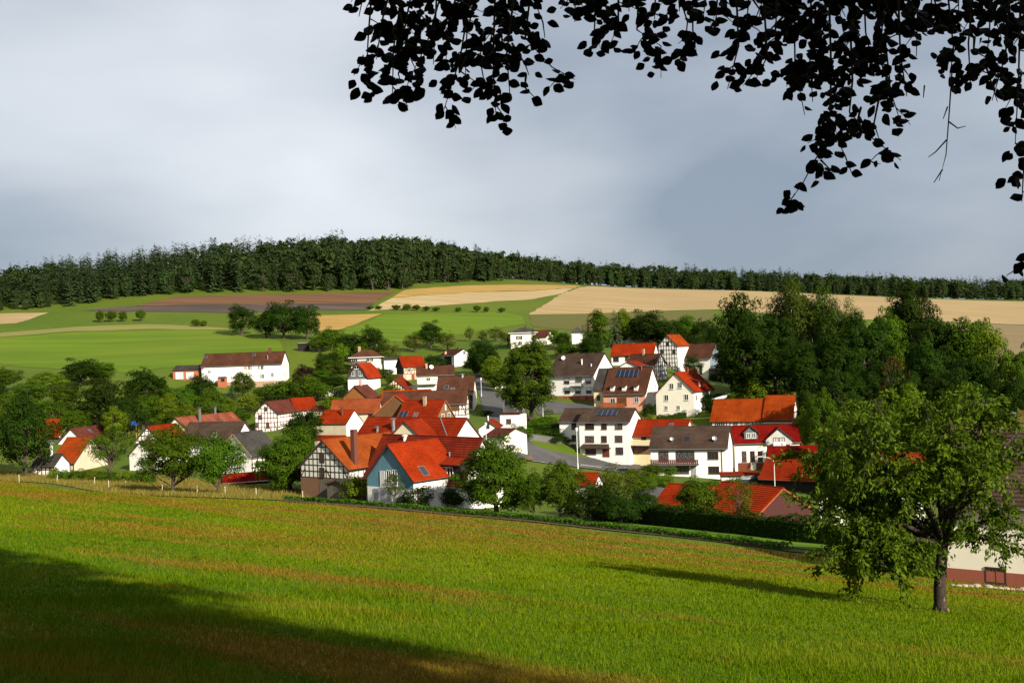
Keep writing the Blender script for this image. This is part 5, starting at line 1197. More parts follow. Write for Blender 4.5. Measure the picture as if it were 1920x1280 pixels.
# -- far woods: the front row tree by tree, the rest as one mass
def wood():
    edge_l = [(-60,590,575),(60,584,575),(150,578,585),(250,562,600),(330,553,610),(450,549,618),(560,547,625),(660,545,632),(745,542,645),(775,530,690),(850,528,720),(940,529,770)]
    edge_r = [(950,530,800),(1040,532,860),(1120,534,880),(1250,538,900),(1430,545,920),(1600,551,950),(1760,557,965),(1990,566,980)]
    rg = np.random.default_rng(5)
    front, mass = [], []
    for edge, depth, hp, hd in ((edge_l, 270, 22, 17), (edge_r, 140, 19, 15)):
        pts_ = [P(*e) for e in edge]
        for a, b in zip(pts_[:-1], pts_[1:]):
            n = int((b-a).length/5.6)
            for i in range(n):
                t = (i+rg.random())/n; q = a.lerp(b, t)
                right = edge is edge_r
                hfac = 1.0 if right else float(np.interp(q.x/q.y*FOC+960, [-60, 120, 350, 560, 660, 790, 880, 960], [.66, .80, .92, 1.05, 1.16, 1.12, .95, .78])); patch_ = math.sin(q.x*.045+1.3)*math.sin(q.x*.019+q.y*.01)
                k = 'f_dec' if (rg.random() < (0.65 if right else (0.85 if q.x > -150 else 0.55)) + .25*patch_) else 'f_pine'
                H = (hd if k == 'f_dec' else hp)*rg.uniform(.5, 1.12)*hfac; front.append((k, q.x+rg.normal(0, 2), q.y+rg.uniform(0, 8), H))
                row = 9.0
                while row < depth:
                    k2 = 'f_dec' if rg.random() < (0.45 if right else (0.6 if q.x > -150 else 0.2)) + .3*patch_ else 'f_pine'
                    H2 = (hd*1.12 if k2 == 'f_dec' else hp)*rg.uniform(.66, 1.25)*hfac
                    mass.append((k2, q.x+rg.normal(0, 4)+q.x/q.y*row, q.y+row+rg.normal(0, 3), H2)); row += rg.uniform(5.5, 9)*(1 + row/160)
    for k, x, y, H in front:
        R = H*(0.26 if k == 'f_dec' else 0.15)
        if k == 'f_dec': put_tree(k, x, y, H, R, 'forest_edge_tree', 'rounded tree in the front row of the far forest', 'broadleaf trees at the forest edge')
        else: put_tree(k, x, y, H, R, 'forest_conifer', 'conifer in the front row of the far forest', 'conifers at the forest edge')
    print('forest', len(front), len(mass))
    for kk, nm, lab in (('f_pine', 'conifer_forest', 'dark conifers of the wooded hill behind the fields'), ('f_dec', 'mixed_forest', 'rounded broadleaf trees inside the wooded hill')):
        Vs, As, n0 = [], [], 0
        src = []
        for tr, cr, H0, R0 in KIND['m'+kk[1:]]:
            v = np.empty(len(cr.vertices)*3, np.float32); cr.vertices.foreach_get('co', v); a = np.empty(len(cr.vertices), np.float32); cr.attributes['rnd'].data.foreach_get('value', a)
            src.append((v.reshape(-1, 3), a, H0, R0))
        mm = [t for t in mass if t[0] == kk]
        zz = hgt_np(np.array([t[1] for t in mm]), np.array([t[2] for t in mm]))
        for (k, x, y, H), z in zip(mm, zz):
            v, a, H0, R0 = src[rg.integers(len(src))]; th = rg.uniform(0, 6.28); R = H*(0.27 if kk == 'f_dec' else 0.165)*rg.uniform(.85, 1.2)
            c, s_ = math.cos(th), math.sin(th); sx, sz = R/R0, H/H0
            Vs.append(np.stack([x+(v[:,0]*c-v[:,1]*s_)*sx, y+(v[:,0]*s_+v[:,1]*c)*sx, z+v[:,2]*sz], 1)); As.append(np.clip(a*.7+rg.uniform(-.1, .35), 0, 1))
        V = np.concatenate(Vs); me = np_mesh(nm, V, np.arange(len(V)).reshape(-1, 4), MATS['lf_fpine' if kk == 'f_pine' else 'lf_fdec'], np.concatenate(As))
        tag(link(bpy.data.objects.new(nm, me)), lab, 'forest', kind='stuff')
wood()
# -- unseen wood whose shade lies on the meadow; last trees, left, added to block sky
for i, (x, y, H, R) in enumerate(((3.5,-2,21,5.5),(7.9,-8,21,5.5),(13.1,-16,21,6),(19.7,-25,22,6),(26,-34,22,6),(4,-14,20,6),(9,-23,21,6),(-2,-9,20,5.5),(15,-33,22,6.5),(0,-22,20,6),(-12,-5,18,5.5),(-18,4,19,6.0),(-27,13,19,6.5),(-8,-16,19,6.0),(-22,-10,20,6.5))):
    put_tree('oak', x, y, H, R, 'woodland_beech', 'tall unseen beech of the wood edge around the viewpoint', 'beeches of the wood edge')
# ------------------------------------------------------------------ cherry tree in the right foreground
def oriented(C, axis, size, rng, aspect=0.42):
    n = len(C); A = axis/ (np.linalg.norm(axis, axis=1)[:, None]+1e-9)
    N = rng.normal(0, 1, (n, 3)) + np.array([0, -0.5, 0.5]); B = np.cross(A, N); B /= np.linalg.norm(B, axis=1)[:, None]+1e-9; N = np.cross(B, A)
    s = (size*rng.uniform(.65, 1.25, n))[:, None]; V = np.empty((n, 4, 3))
    V[:,0] = C; V[:,1] = C + A*s*.45 + B*s*aspect*.5 + N*s*.06; V[:,2] = C + A*s; V[:,3] = C + A*s*.45 - B*s*aspect*.5 + N*s*.06
    return V
def cherry():
    rg = np.random.default_rng(21)
    b = P(1762, 1150, 38); b.z = hgt(b.x, b.y)
    root = empty('cherry_tree', b); tag(root, 'spreading cherry tree with scarred trunk in the right foreground', 'tree')
    def L_(px, py, d): return P(px, py, 38+d) - b
    fork = L_(1768, 1010, 0)
    m = MB(); m.tube([(0,0,-.5), (0,0,.02), L_(1760,1100,0), L_(1764,1050,0), fork], .245, .165, n=14)
    for a in range(7):
        th = a*.9; m.tube([(math.cos(th)*.34, math.sin(th)*.34, -.15), (math.cos(th)*.2, math.sin(th)*.2, .16), (math.cos(th)*.13, math.sin(th)*.13, .5)], .08, .035, n=6)
    m.build('trunk', NTbark, root, True)
    ends = [((1700,960),(1640,900),(1560,830),-1.5),((1730,940),(1690,850),(1640,750),.8),((1770,930),(1760,850),(1730,752),1.6),((1785,920),(1830,830),(1845,748),-.6),((1800,950),(1850,880),(1905,810),1.2),((1720,985),(1650,950),(1545,925),1.5),
            ((1700,1010),(1640,1000),(1585,1040),-1.0),((1800,990),(1850,975),(1925,985),-1.2),((1760,930),(1770,860),(1785,790),-2.2),((1740,950),(1680,900),(1610,790),-2.4),((1790,960),(1840,920),(1915,880),-2.2),((1715,985),(1660,960),(1600,980),2.4),((1690,990),(1620,950),(1528,850),.2),((1790,940),(1850,860),(1960,840),0),((1720,1020),(1650,1040),(1600,1070),.6),((1720,1010),(1680,1030),(1640,1060),-2.0),((1745,1000),(1700,1000),(1660,1040),1.8),((1700,985),(1600,950),(1530,960),-.8),((1800,1000),(1850,1010),(1890,1030),.8)]
    Vl, At = [], []
    tw = MB()
    for (p1, p2, p3, dd) in ends:
        a, c, e = L_(*p1, dd*.4), L_(*p2, dd*.75), L_(*p3, dd)
        lm = MB(); lm.tube([fork + Vector((0,0,-.15)), a, c, e], .11, .02, n=7); lm.build('limb', NTbark, root, True)
        for _ in range(34 if p3[0] < 1800 or p3[1] < 800 else 14):
            t = rg.uniform(.15, 1.0)
            st = (a.lerp(c, t*2) if t < .5 else c.lerp(e, t*2-1))
            dr = Vector((rg.normal(), rg.normal()*1.0, rg.normal(.25, .55))); dr.normalize(); ln = rg.uniform(.6, 1.5)
            mid = st + dr*ln*.55; tip = st + dr*ln + Vector((0, 0, -.22*ln))
            tw.tube([st, mid, tip], .018, .005, n=4, cap=False)
            n = int(80*ln); f = rg.uniform(.15, 1.05, n)
            C = np.array([np.array(st.lerp(mid, min(1, q*2)) if q < .5 else mid.lerp(tip, q*2-1)) for q in f]) + rg.normal(0, .09, (n, 3))
            ax = np.array(dr)*.6 + rg.normal(0, .55, (n, 3)) + np.array([0, 0, -.75])
            Vl.append(oriented(C, ax, .185, rg)); At.append(np.repeat(np.clip(rg.normal(.3+.35*rg.random(), .2, n), 0, 1), 4))
    tw.build('twigs', NTbark, root)
    V, Fq = pack(Vl)
    o = link(bpy.data.objects.new('foliage', np_mesh('foliage', V, Fq, MATS['lf_cherry'], np.concatenate(At))), root); o['kind'] = 'stuff'
def bark_detail():
    n = NT('bark_cherry'); ob = n.coord('Object', scale=(2, 2, 7)); f = n.noise(ob, 2.0, 5, .7); g = n.noise(n.coord('Object', scale=(4, 4, 1.2)), 1.5, 3)
    c = n.mix(n.ramp(f, .35, .7), (.012, .008, .006), (.04, .026, .018)); c = n.mix(n.ramp(g, .62, .72, 0, .8), c, (.22, .15, .10))
    n.bsdf(c, .9, f, .8, .04); return n.m
NTbark = bark_detail()
cherry()

# ------------------------------------------------------------------ overhanging beech (leaves against the sky)
def beech():
    rg = np.random.default_rng(33)
    base = Vector((6.6, -3.0, hgt(6.6, -3.0))); root = empty('beech_tree', base)
    tag(root, 'dark beech branches with toothed leaves hanging into the top of the picture', 'tree')
    def W(px, py, d): return P(px, py, d) - base
    m = MB(); m.tube([(0,0,-.6), (0,0,0), (.1,.1,3), (-.1,.2,6.5), (0,0,12)], .42, .2, n=12); m.build('trunk', MATS['bark'], root, True)
    lim = MB(); lim.tube([(-.1,.2,6.2), W(2250,-330,3.2), W(1900,-150,4.6), W(1500,-110,5.0), W(1050,-90,5.3), W(640,-110,5.6)], .12, .02, n=8); lim.build('limb', MATS['bark'], root, True)
    twigs = [[(700,-60),(690,60),(685,158)],[(760,-60),(737,90),(735,190)],[(800,-60),(770,110),(792,158)],[(890,-60),(862,110),(832,205)],[(905,-60),(875,60),(872,150)],[(930,-60),(924,110),(930,222)],[(970,-60),(950,100),(957,190)],
      [(1000,-60),(985,70),(1035,125),(1078,148)],[(720,-60),(682,22)],[(840,-60),(800,80),(770,142)],[(985,-40),(1018,40),(1022,70)],[(740,-60),(715,40),(705,110)],[(820,-60),(815,60),(812,120)],[(868,-60),(840,50),(836,110)],[(950,-60),(930,40),(905,120)],[(690,-60),(672,30)],[(780,-60),(760,40),(752,100)],[(1012,-60),(990,20),(975,60)],[(905,60),(900,110),(912,178)],[(960,80),(985,120),(992,140)],
      [(1080,-60),(1078,40)],[(1120,-60),(1115,55),(1130,100)],[(1160,-60),(1160,45),(1142,88)],[(1200,-60),(1195,55),(1240,85),(1240,145)],[(1232,-60),(1228,35)],[(1100,-60),(1100,10)],[(1180,-60),(1180,20)],
      [(1262,-50),(1290,40),(1282,118)],[(1300,-60),(1300,55),(1308,105)],[(1350,-60),(1342,58)],[(1380,-60),(1386,85),(1365,166)],[(1430,-60),(1440,105),(1412,160)],[(1410,-60),(1400,60)],[(1460,-60),(1455,80)],[(1330,-60),(1320,30)],[(1480,-60),(1485,60)],
      [(1490,-60),(1492,125),(1510,215)],[(1555,-60),(1560,130),(1556,250),(1505,345),(1472,388)],[(1557,235),(1585,290),(1600,330)],[(1592,-60),(1600,150),(1594,210),(1640,262),(1690,300)],[(1645,-60),(1655,120),(1690,228)],[(1685,-60),(1690,100),(1702,180)],[(1725,-60),(1720,105)],[(1775,-60),(1790,90),(1782,150)],[(1832,-60),(1818,80),(1822,168)],
      [(1850,120),(1872,190)],[(1900,-60),(1888,100),(1862,188)],[(1918,-60),(1912,150),(1905,270)],[(1945,200),(1922,300),(1917,378)],[(1960,470),(1915,500),(1888,516)],[(1520,-60),(1525,80),(1540,150)],[(1620,-60),(1625,60),(1640,130)],[(1660,60),(1670,150),(1672,200)],[(1700,-60),(1710,40)],[(1750,-60),(1748,50)],[(1800,-60),(1800,30)],[(1860,-60),(1858,60),(1850,120)],[(1590,140),(1570,190),(1540,240)],[(1650,180),(1640,230),(1650,262)],[(1540,300),(1560,320)],[(1930,-60),(1915,40)],[(1875,-60),(1880,30)],[(1600,100),(1560,110),(1500,130)],[(1505,100),(1480,150),(1484,170)],[(1690,120),(1705,140)],
      [(1470,30),(1440,60),(1425,130)],[(1540,60),(1520,110),(1525,190)],[(1660,20),(1650,90),(1610,120)],[(1560,-60),(1580,40)],[(1740,-60),(1770,60)],[(1840,-60),(1880,70)],[(1890,-60),(1900,60)],[(1640,-60),(1680,50)],[(1270,-60),(1275,20)],[(1370,-60),(1360,20)],[(1440,-60),(1425,30)]]
    bare = [[(1788,120),(1780,230),(1775,290),(1762,338)],[(1781,228),(1797,240),(1812,236)],[(1776,262),(1755,285),(1742,294)],[(1778,200),(1770,222)],[(1768,318),(1752,342)],[(1735,160),(1733,182)]]
    for cx, cy, rx, ry, n in ((760,40,95,60,16),(880,40,110,70,18),(960,120,40,70,6),(740,120,40,40,5),(850,110,60,40,6),(1130,20,60,40,6),(1330,30,60,40,6),(1420,40,60,40,6),(1560,70,90,70,16),(1680,80,90,80,16),(1600,180,50,60,7),(1870,60,60,80,16),(1780,30,60,40,7),(1890,170,30,60,6),(1500,20,60,40,6)):
        for _ in range(int(n*.2)):
            x, y = cx+rg.uniform(-1, 1)*rx, cy+rg.uniform(-1, 1)*ry; twigs.append([(x, y-25), (x+rg.normal(0, 12), y), (x+rg.normal(0, 28), y+rg.uniform(8, 30))])
    # one beech leaf: pointed oval folded along the midrib, toothed edge
    prof = [(.0,.0),(.13,.17),(.26,.28),(.42,.335),(.6,.31),(.76,.22),(.9,.10),(1.0,.0)]
    def leaf_mesh(k):
        r2 = np.random.default_rng(k); mb = MB(); L0 = 1.0; wf = r2.uniform(.85, 1.15); sag = r2.uniform(.05, .22)
        mid = [Vector((0, -a, -sag*a*a)) for a, _ in prof]; Lf = [Vector((-w*wf*(1+r2.normal(0,.06)), -a, -sag*a*a+w*.25)) for a, w in prof]; Rt = [Vector((w*wf*(1+r2.normal(0,.06)), -a, -sag*a*a+w*.25)) for a, w in prof]
        for i in range(len(prof)-1):
            for S in (Lf, Rt):
                q = [mid[i], mid[i+1], S[i+1], S[i]]
                if i == 0: q = [mid[0], mid[1], S[1]]
                if i == len(prof)-2: q = [mid[i], mid[i+1], S[i]]
                mb.poly(q)
        me = mb.mesh('leaf', MATS['lf_beech']); return me
    meshes = [leaf_mesh(k) for k in range(6)]
    placed = []
    side = []
    for tw_ in twigs:
        for (x0, y0), (x1, y1) in zip(tw_[:-1], tw_[1:]):
            L_ = math.hypot(x1-x0, y1-y0); k = int(L_/46)
            for i in range(k):
                t = (i+rg.random())/k; x, y = x0+(x1-x0)*t, y0+(y1-y0)*t; an = rg.uniform(.35, 1.35)*(1 if i % 2 else -1); l2 = rg.uniform(22, 50)
                side.append([(x, y), (x+math.sin(an)*l2*.5, y+math.cos(an)*l2*.4), (x+math.sin(an)*l2, y+math.cos(an)*l2)])
    shoots = MB(); nmain = len(twigs); twigs = twigs + side
    for ti, tw_ in enumerate(twigs + bare):
        if ti < nmain: dcur = rg.uniform(4.7, 5.9)
        d = (dcur if ti < nmain else 5.3+rg.normal(0, .25)); _ = rg.uniform(4.7, 5.9); isb = tw_ in bare
        if isb: d = 5.2
        pts_ = [W(x, y, d+.12*i) for i, (x, y) in enumerate(tw_)]
        tm = MB(); tm.tube(pts_, .0065 if ti < nmain else .0040, .0020, n=5); tm.build('twig', MATS['bark'], root) if (ti < nmain or isb) else None
        if ti >= nmain and not isb: shoots.tube(pts_, .0035, .0015, n=4)
        if isb: continue
        tot = sum((pts_[i+1]-pts_[i]).length for i in range(len(pts_)-1)); n = max(2, int(tot/(.062 if ti < nmain else .033)))
        for j in range(n):
            t = (j+.5)/n*(len(pts_)-1); i = min(int(t), len(pts_)-2); p = pts_[i].lerp(pts_[i+1], t-i)
            sd_ = 1 if j % 2 else -1; s = rg.uniform(.046, .074)
            th = sd_*rg.uniform(.35, 1.25); 
            # leaf hangs: local -Y points along (sin th, small, -cos th)
            dirv = Vector((math.sin(th), rg.normal(0, .35), -math.cos(th)*.9 + .15)).normalized()
            nrm = Vector((rg.normal(0, .45), -1, rg.normal(0, .45))); xax = dirv.cross(nrm).normalized(); nz = xax.cross(-dirv).normalized()
            M_ = Matrix((xax, -dirv, nz)).transposed().to_4x4(); M_ = Matrix.Translation(p + Vector((rg.normal(0,.020), rg.normal(0,.06), rg.normal(0,.018)))) @ M_ @ Matrix.Scale(s, 4)
            placed.append((s, M_, meshes[rg.integers(6)]))
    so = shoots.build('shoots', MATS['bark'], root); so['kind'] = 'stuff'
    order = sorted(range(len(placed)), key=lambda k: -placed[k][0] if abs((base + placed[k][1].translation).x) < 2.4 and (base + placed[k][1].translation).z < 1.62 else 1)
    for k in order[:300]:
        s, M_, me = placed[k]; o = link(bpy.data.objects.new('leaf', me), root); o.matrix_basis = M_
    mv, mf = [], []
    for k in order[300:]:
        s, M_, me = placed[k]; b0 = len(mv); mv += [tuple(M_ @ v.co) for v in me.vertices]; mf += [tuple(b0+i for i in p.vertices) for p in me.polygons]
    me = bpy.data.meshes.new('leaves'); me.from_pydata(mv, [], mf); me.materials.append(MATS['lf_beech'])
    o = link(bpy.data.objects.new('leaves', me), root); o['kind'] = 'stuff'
    print('beech leaves', len(placed))
beech()

# ------------------------------------------------------------------ hedges and crop
def hedge(name, label, line, height, width, size, dens, leaf='lf_hedge', cat='hedge', wob=.25):
    rg = np.random.default_rng(len(label)); p0 = Vector((line[0][0], line[0][1], hgt(*line[0]))); root = empty(name, p0); tag(root, label, cat)
    Vl, At = [], []; core = MB()
    for (a, b) in zip(line[:-1], line[1:]):
        a, b = Vector((a[0], a[1], 0)), Vector((b[0], b[1], 0)); L_ = (b-a).length; t = (b-a)/L_; nn = Vector((-t.y, t.x, 0)); n = int(L_*dens)
        u = rg.random(n); v = rg.uniform(-1, 1, n); hh = height*(1+wob*np.sin(u*L_*1.1)*.5+wob*.4*np.sin(u*L_*2.7))
        top = rg.random(n) < .4; zz = np.where(top, hh*rg.uniform(.93, 1.04, n), hh*rg.random(n)); yy = np.where(top, v, np.sign(v)*rg.uniform(.85, 1.08, n))*width/2
        C = np.stack([a.x+t.x*u*L_+nn.x*yy, a.y+t.y*u*L_+nn.y*yy], 1); z = hgt_np(C[:,0], C[:,1]) + zz
        C = np.c_[C, z] - np.array(p0); Nr = np.where(top[:, None], np.array([0, 0, 1.]), np.sign(v)[:, None]*np.array([nn.x, nn.y, .2]))
        Vl.append(cards(C, Nr, size, rg, .65)); At.append(np.repeat(np.clip(rg.normal(.4, .25, n), 0, 1), 4))
        k = max(1, int(L_/2))
        for i in range(k):
            q0, q1 = a.lerp(b, i/k), a.lerp(b, (i+1)/k); z0, z1 = hgt(q0.x, q0.y), hgt(q1.x, q1.y); w = nn*width*.42
            c = [Vector((q.x, q.y, z)) - p0 for q, z in ((q0-w, z0-.3), (q1-w, z1-.3), (q1+w, z1-.3), (q0+w, z0-.3), (q0-w, z0+height*.85), (q1-w, z1+height*.85), (q1+w, z1+height*.85), (q0+w, z0+height*.85))]
            for f in ((4,5,6,7),(0,1,5,4),(1,2,6,5),(2,3,7,6),(3,0,4,7)): core.poly([c[j] for j in f])
    V, Fq = pack(Vl); o = link(bpy.data.objects.new('foliage', np_mesh('foliage', V, Fq, MATS[leaf], np.concatenate(At))), root); o['kind'] = 'stuff'
    core.build('branch_core', MATS[leaf], root)
def gp(px, py, d0=60): g = ground_at(px, py, d0); return (g.x, g.y)
hedge('field_hedge', 'long dark clipped hedge along the lower edge of the meadow', [gp(1118,974), gp(1240,985), gp(1380,1000), gp(1500,1014), gp(1600,1026), gp(1690,1036)], 2.1, 1.5, .24, 260)
hedge('box_hedge', 'clipped box hedge in front of the cream house', [tuple(P(1232,780,270)[:2]), tuple(P(1286,777,272)[:2])], 1.5, 1.0, .22, 200)
hedge('box_hedge', 'short clipped hedge left of the cream house', [tuple(P(1207,780,268)[:2]), tuple(P(1222,780,268)[:2])], 1.8, 1.0, .22, 200, 'lf_mid')
hedge('garden_hedge', 'low garden hedge in front of the white balcony house', [tuple(P(1215,905,182)[:2]), tuple(P(1260,908,184)[:2])], 1.0, 1.2, .2, 160, 'lf_light')
def crop():
    rg = np.random.default_rng(9); line = [gp(*p) for p in ((535,937.5),(700,949),(1000,975.5),(1240,1001),(1478,1031))]; Vl, At = [], []
    for (a, b) in zip(line[:-1], line[1:]):
        a, b = np.array(a), np.array(b); L_ = np.linalg.norm(b-a); n = int(L_*95); t = (b-a)/L_; nn = np.array([-t[1], t[0]])
        u = (np.round(rg.random(n)*L_/.5)*.5 + rg.normal(0, .13, n)); y = rg.choice([-.55, 0, .55], n)+rg.normal(0, .13, n)
        xy = a + np.outer(u, t) + np.outer(y, nn); z = hgt_np(xy[:,0], xy[:,1]) + .1 + .62*rg.random(n)**.7*(1-.25*np.abs(np.sin(u*.6)))
        Vl.append(cards(np.c_[xy, z], np.tile([0, -.2, 1.], (n, 1)), .30, rg, .75)); At.append(np.repeat(np.clip(rg.normal(.45, .25, n), 0, 1), 4))
    V, Fq = pack(Vl); tag(link(bpy.data.objects.new('crop_plants', np_mesh('crop_plants', V, Fq, MATS['lf_crop'], np.concatenate(At)))), 'long row of leafy crop plants across the lower meadow', 'crop', kind='stuff')
crop()
# tall dry grass of the strip by the fence and the mown strip's fine grass
def dry():
    rg = np.random.default_rng(12); poly = fpoly([(-40,884,100),(130,884,100),(260,892,100),(480,912,100),(600,924,100),(530,938,100),(300,930,100),(37,903,100),(-40,897,100)], 100)
    xs = [p[0] for p in poly]; ys = [p[1] for p in poly]; N = 90000; X = rg.uniform(min(xs), max(xs), N); Y = rg.uniform(min(ys), max(ys), N); c = np.zeros(N, bool); j = len(poly)-1
    for i in range(len(poly)):
        (xi, yi), (xj, yj) = poly[i], poly[j]
        if yi != yj: c ^= ((yi > Y) != (yj > Y)) & (X < (xj-xi)*(Y-yi)/(yj-yi)+xi)
        j = i
    X, Y = X[c], Y[c]; N = len(X); Z = hgt_np(X, Y); h = .35+.5*rg.random(N)**2; w = .05; th = rg.uniform(0, 6.28, N); V = np.empty((N, 3, 3)); dx, dy = np.cos(th)*w, np.sin(th)*w
    V[:,0] = np.stack([X-dx, Y-dy, Z], 1); V[:,1] = np.stack([X+dx, Y+dy, Z], 1); V[:,2] = np.stack([X+rg.normal(0, .15, N), Y+rg.normal(0, .15, N), Z+h], 1)
    leaf_mat('straw', (.34, .22, .06), (.42, .32, .10), .35, .4)
    tag(link(bpy.data.objects.new('dry_grass', np_mesh('dry_grass', V.reshape(-1, 3), np.arange(3*N).reshape(-1, 3), MATS['straw'], np.repeat(rg.random(N), 3)))), 'tall straw coloured grass along the pasture fence', 'grass', kind='stuff')
dry()

# ------------------------------------------------------------------ street furniture, fence, vehicles, small things
def on_ground(px, py, D):
    u, _ = px2uv(px, py); x = u/FOC*D; return Vector((x, D, hgt(x, D)))
posts = [(37,905,165,0),(107,905,172,.15),(177,908,168,.12),(205,918,158,0),(236,913,160,.05),(304,928,152,.12),(371,933,148,0),(423,929,150,0),(481,930,146,0),(568,930,142,0),(130,893,190,0),(103,893,192,0)]
for i, (px, py, D, tilt) in enumerate(sorted(posts)):
    p = on_ground(px, py, D); root = empty('fence_post', p); root.rotation_euler = (0, tilt, 0); tag(root, 'pale wooden fence post, %s from the left along the dry grass' % ORD[i], 'fence post', 'fence posts along the dry grass')
    m = MB(); m.tube([(0,0,-.4), (0,0,1.25)], .055, .05, n=7); m.build('post', MATS['post_wood'], root); c = MB(); c.tube([(0,0,1.25), (0,0,1.3)], .07, .02, n=7); c.build('cap', MATS['frame_white'], root)
def lamp(px, pyb, D, h, label, arm=None):
    p = on_ground(px, pyb, D); root = empty('street_lamp', p); tag(root, label, 'street lamp', 'street lamps of the village')
    m = MB(); m.tube([(0,0,-.3), (0,0,h)], .085, .055, n=8); m.tube([(0,0,0), (0,0,.9)], .12, .12, n=8); m.build('pole', MATS['pole'], root)
    if arm:
        a = MB(); a.tube([(0,0,h), (-.15,0,h+.45), (-.6,0,h+.8), (-1.9,-.2,h+1.1)], .05, .04, n=7); a.build('arm', MATS['pole'], root); q = MB(); q.box(-2.6, -1.8, -.32, -.08, h+1.02, h+1.18); q.build('lamp_head', MATS['w_grey'], root)
    else:
        q = MB(); q.tube([(0,0,h), (0,0,h+.5)], .16, .24, n=8); q.tube([(0,0,h+.5), (0,0,h+.62)], .27, .06, n=8); q.build('lamp_head', MATS['frame_white'], root)
lamp(1018,775,272,5.0,'street lamp on the bank beside the linden'); lamp(903,748,300,4.6,'street lamp on the lawn of the upper street'); lamp(1085,918,188,6.4,'street lamp in front of the junction house'); lamp(1453,930,168,5.6,'curved street lamp beside the maroon garage', True)
lamp(912,830,205,4.6,'street lamp in front of the small white gable')
def sign(px, pyb, D, h, label, tri=True):
    p = on_ground(px, pyb, D); root = empty('road_sign', p); tag(root, label, 'road sign'); m = MB(); m.tube([(0,0,-.3), (0,0,h)], .04, n=6); m.build('pole', MATS['pole'], root)
    q = MB(); n_ = MB()
    if tri: q.poly([(-.5,-.06,h),(0,-.06,h-.85),(.5,-.06,h)]); q.poly([(-.5,-.04,h),(.5,-.04,h),(0,-.04,h-.85)]); n_.poly([(-.33,-.07,h-.1),(0,-.07,h-.65),(.33,-.07,h-.1)]); q.build('plate', MATS['sign_red'], root); n_.build('plate_face', MATS['frame_white'], root); k = MB(); k.box(-.42,.42,-.06,-.03,h-1.9,h-1.05); k.build('lower_plate', MATS['frame_white'], root)
    else: q.box(-.35,.35,-.06,-.03,h-.9,h); q.build('plate', MATS['frame_white'], root); k = MB(); k.box(-.28,-.02,-.09,-.05,h-2.2,h-.9); k.build('band', MATS['turquoise'], root)
sign(979,845,222,3.6,'give-way sign with white plate at the junction'); sign(1261,935,152,2.4,'turquoise and white post sign left of the half hidden garage', False)
def car(px, py, D, yaw, mat, label, s=1.0):
    p = on_ground(px, py, D); root = empty('parked_car', p, yaw); tag(root, label, 'car', 'cars parked in the village'); root.scale = (s,)*3
    prof = [(-2.1,.35),(-2.15,.75),(-1.95,.95),(-1.45,1.02),(-.75,1.45),(.75,1.47),(1.35,1.05),(2.0,.88),(2.12,.6),(2.1,.35)]
    m = MB()
    for sd in (-.85, .85): m.poly([(x, sd*(1 if z < 1.1 else .82), z) for x, z in (prof if sd < 0 else prof[::-1])])
    for (a, b) in zip(prof, prof[1:]+prof[:1]):
        f = lambda q: 1 if q[1] < 1.1 else .82
        m.poly([(a[0],-.85*f(a),a[1]), (a[0],.85*f(a),a[1]), (b[0],.85*f(b),b[1]), (b[0],-.85*f(b),b[1])])
    m.build('body', MATS[mat], root)
    g = MB()
    for sd in (-1, 1): g.poly([(-1.2,sd*.83,1.05),(1.2,sd*.83,1.05),(.7,sd*.735,1.40),(-.72,sd*.735,1.39)][::sd])
    g.poly([(.85,-.66,1.41),(.85,.66,1.41),(1.34,.72,1.07),(1.34,-.72,1.07)]); g.poly([(-.85,-.66,1.41),(-1.4,-.72,1.06),(-1.4,.72,1.06),(-.85,.66,1.41)]); g.build('windows', MATS['glass'], root)
    for x in (-1.3, 1.3):
        for y in (-.8, .8):
            w = MB(); w.tube([(x,y-.1,.32),(x,y+.1,.32)], .32, n=12); o = w.build('wheel', MATS['rubber'], root); r = MB(); r.tube([(x,y-.11,.32),(x,y+.11,.32)], .18, n=10); r.build('rim', MATS['metal'], o)
    for y in (-.6, .6): l = MB(); l.box(2.05, 2.13, y-.15, y+.15, .62, .78); l.build('headlight', MATS['frame_white'], root)
car(774.5,721,306,.3,'car_white','white car beside the tan half-timbered barn'); car(1081,763,276,.1,'car_blue','dark blue car in front of the brick ground floor'); car(803,681,362,.6,'car_white','car behind the small half-timbered house'); car(1404,905,192,.1,'car_dark','dark car under the lamp beside the red carport', 1.1); car(1166,868,222,.2,'car_blue','car half hidden by shrubs in front of the junction house'); car(642,732,322,.2,'car_dark','dark car at the left wall of the mansard house', 1.2)
# retaining wall and garden walls
def wall(label, pts_, h, mat, th=.35):
    P0 = [on_ground(*q) for q in pts_]; root = empty('retaining_wall', P0[0]); tag(root, label, 'wall'); m = MB(); c = MB()
    for a, b in zip(P0[:-1], P0[1:]):
        t = (b-a); t.z = 0; t.normalize(); n = Vector((-t.y, t.x, 0))*th/2
        def ring(z0a, z1a, z0b, z1b, nn): return [a-P0[0]-nn+Vector((0,0,z0a)), b-P0[0]-nn+Vector((0,0,z0b)), b-P0[0]+nn+Vector((0,0,z0b)), a-P0[0]+nn+Vector((0,0,z0a)), a-P0[0]-nn+Vector((0,0,z1a)), b-P0[0]-nn+Vector((0,0,z1b)), b-P0[0]+nn+Vector((0,0,z1b)), a-P0[0]+nn+Vector((0,0,z1a))]
        for mb, r in ((m, ring(-.8, h, -.8, h, n)), (c, ring(h, h+.1, h, h+.1, n*1.3))):
            for f in ((0,3,2,1),(4,5,6,7),(0,1,5,4),(1,2,6,5),(2,3,7,6),(3,0,4,7)): mb.poly([r[i] for i in f])
    m.build('wall', MATS[mat], root); c.build('coping', MATS['w_concrete'], root)
wall('long grey retaining wall below the bushy bank', [(972,835,232),(1000,845,236),(1030,852,240),(1062,862,244)], 1.2, 'w_concrete')  # the wall's shade is part of the dark concrete colour
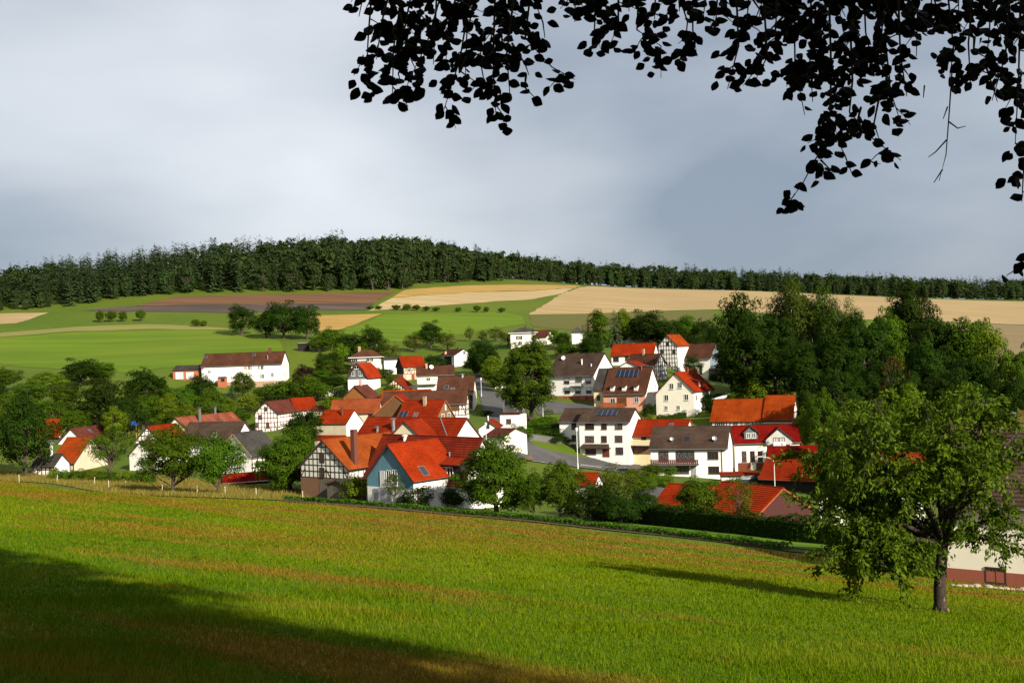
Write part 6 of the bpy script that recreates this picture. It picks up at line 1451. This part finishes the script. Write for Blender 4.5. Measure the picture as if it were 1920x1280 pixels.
wall('white garden wall left of the mansard house', [(598,735,326),(622,733,328),(645,731,328)], 1.6, 'w_white')
wall('orange garden wall right of the long farmhouse', [(545,716,366),(560,715,366)], 1.5, 'w_brickred')
# playground tower, sun sails
p = on_ground(252, 820, 268); root = empty('playground_tower', p); tag(root, 'wooden playground tower with blue roof behind the left houses', 'playground')
pl = MB(); pl.box(-.9,.9,-.9,.9,1.9,2.05); pl.build('platform', MATS['wood_light'], root)
for x in (-.9, .9):
    for y in (-.9, .9): m = MB(); m.box(x-.07,x+.07,y-.07,y+.07,-.3,3.6); m.build('post', MATS['wood_light'], root)
m = MB()
for a, b in (((-1.2,-1.2),(1.2,-1.2)),((1.2,-1.2),(1.2,1.2)),((1.2,1.2),(-1.2,1.2)),((-1.2,1.2),(-1.2,-1.2))): m.poly([(*a,3.5),(*b,3.5),(0,0,4.7)])
m.build('roof', MATS['paint_blue'], root); m = MB(); m.tube([(-.9,0,2.9),(-3.6,0,2.9)], .07, n=6); m.tube([(-3.6,-.9,-.2),(-3.6,0,2.9),(-3.6,.9,-.2)], .07, n=6); m.build('swing_frame', MATS['wood_light'], root)
p = on_ground(1357, 745, 272); root = empty('sun_sail', p); tag(root, 'white and lime sun sails on poles behind the cream house', 'sun sail')
for x, y, hh in ((-3,0,3.0),(2.5,0,4.4),(2.5,-2,2.6)): m = MB(); m.tube([(x,y,-.3),(x,y,hh)], .05, n=6); m.build('pole', MATS['pole'], root)
m = MB(); m.poly([(-3,0,3.0),(2.5,0,4.4),(-.5,-1.5,2.9)]); m.poly([(-3,0,2.99),(-.5,-1.5,2.89),(2.5,0,4.39)]); m.build('white_sail', MATS['cloth_white'], root); m = MB(); m.poly([(-1.2,-.5,2.4),(1.5,-1.5,1.7),(2.4,-.2,2.5),(1.2,.5,3.0)]); m.build('lime_sail', MATS['cloth_lime'], root)
# stones along the base of the near house
for i in range(13):
    px = 1785 + i*11; g = P(px, 1098+i*.6, 74.5); rg = np.random.default_rng(60+i); n = 9; m = MB(); s = rg.uniform(.16, .34)
    rings = []
    for a in range(5):
        ph = math.pi*a/4; rings.append([Vector((math.sin(ph)*math.cos(2*math.pi*k/n)*s*rg.uniform(.85,1.2), math.sin(ph)*math.sin(2*math.pi*k/n)*s*rg.uniform(.8,1.1), (1-math.cos(ph))*s*.6-.08)) for k in range(n)])
    for a in range(4):
        for k in range(n): m.poly([rings[a][k], rings[a][(k+1)%n], rings[a+1][(k+1)%n], rings[a+1][k]])
    o = m.build('edging_stone', MATS['stone'], None, True); x = g.x; o.location = (x, 74.5, hgt(x, 74.5)); tag(o, 'rounded field stone, %s from the left along the brick-red house base' % ORD[i], 'stone', 'edging stones by the house')
# dashes painted on the road
for i, (px, py, w) in enumerate(((1010,888,1.2),(1030,884,1.4),(1055,880,1.2),(1092,876.5,1.6),(1108,875,2.4))):
    g = ground_at(px, py, 190); yaw = .35; c, s_ = math.cos(yaw), math.sin(yaw); m = MB(); q = []
    for a, b in ((-w,-.15),(w,-.15),(w,.15),(-w,.15)): x, y = g.x+a*c-b*s_, g.y+a*s_+b*c; q.append((x, y, hgt(x, y)+.17))
    m.poly(q); tag(m.build('road_marking', MATS['road_paint']), kind='structure')
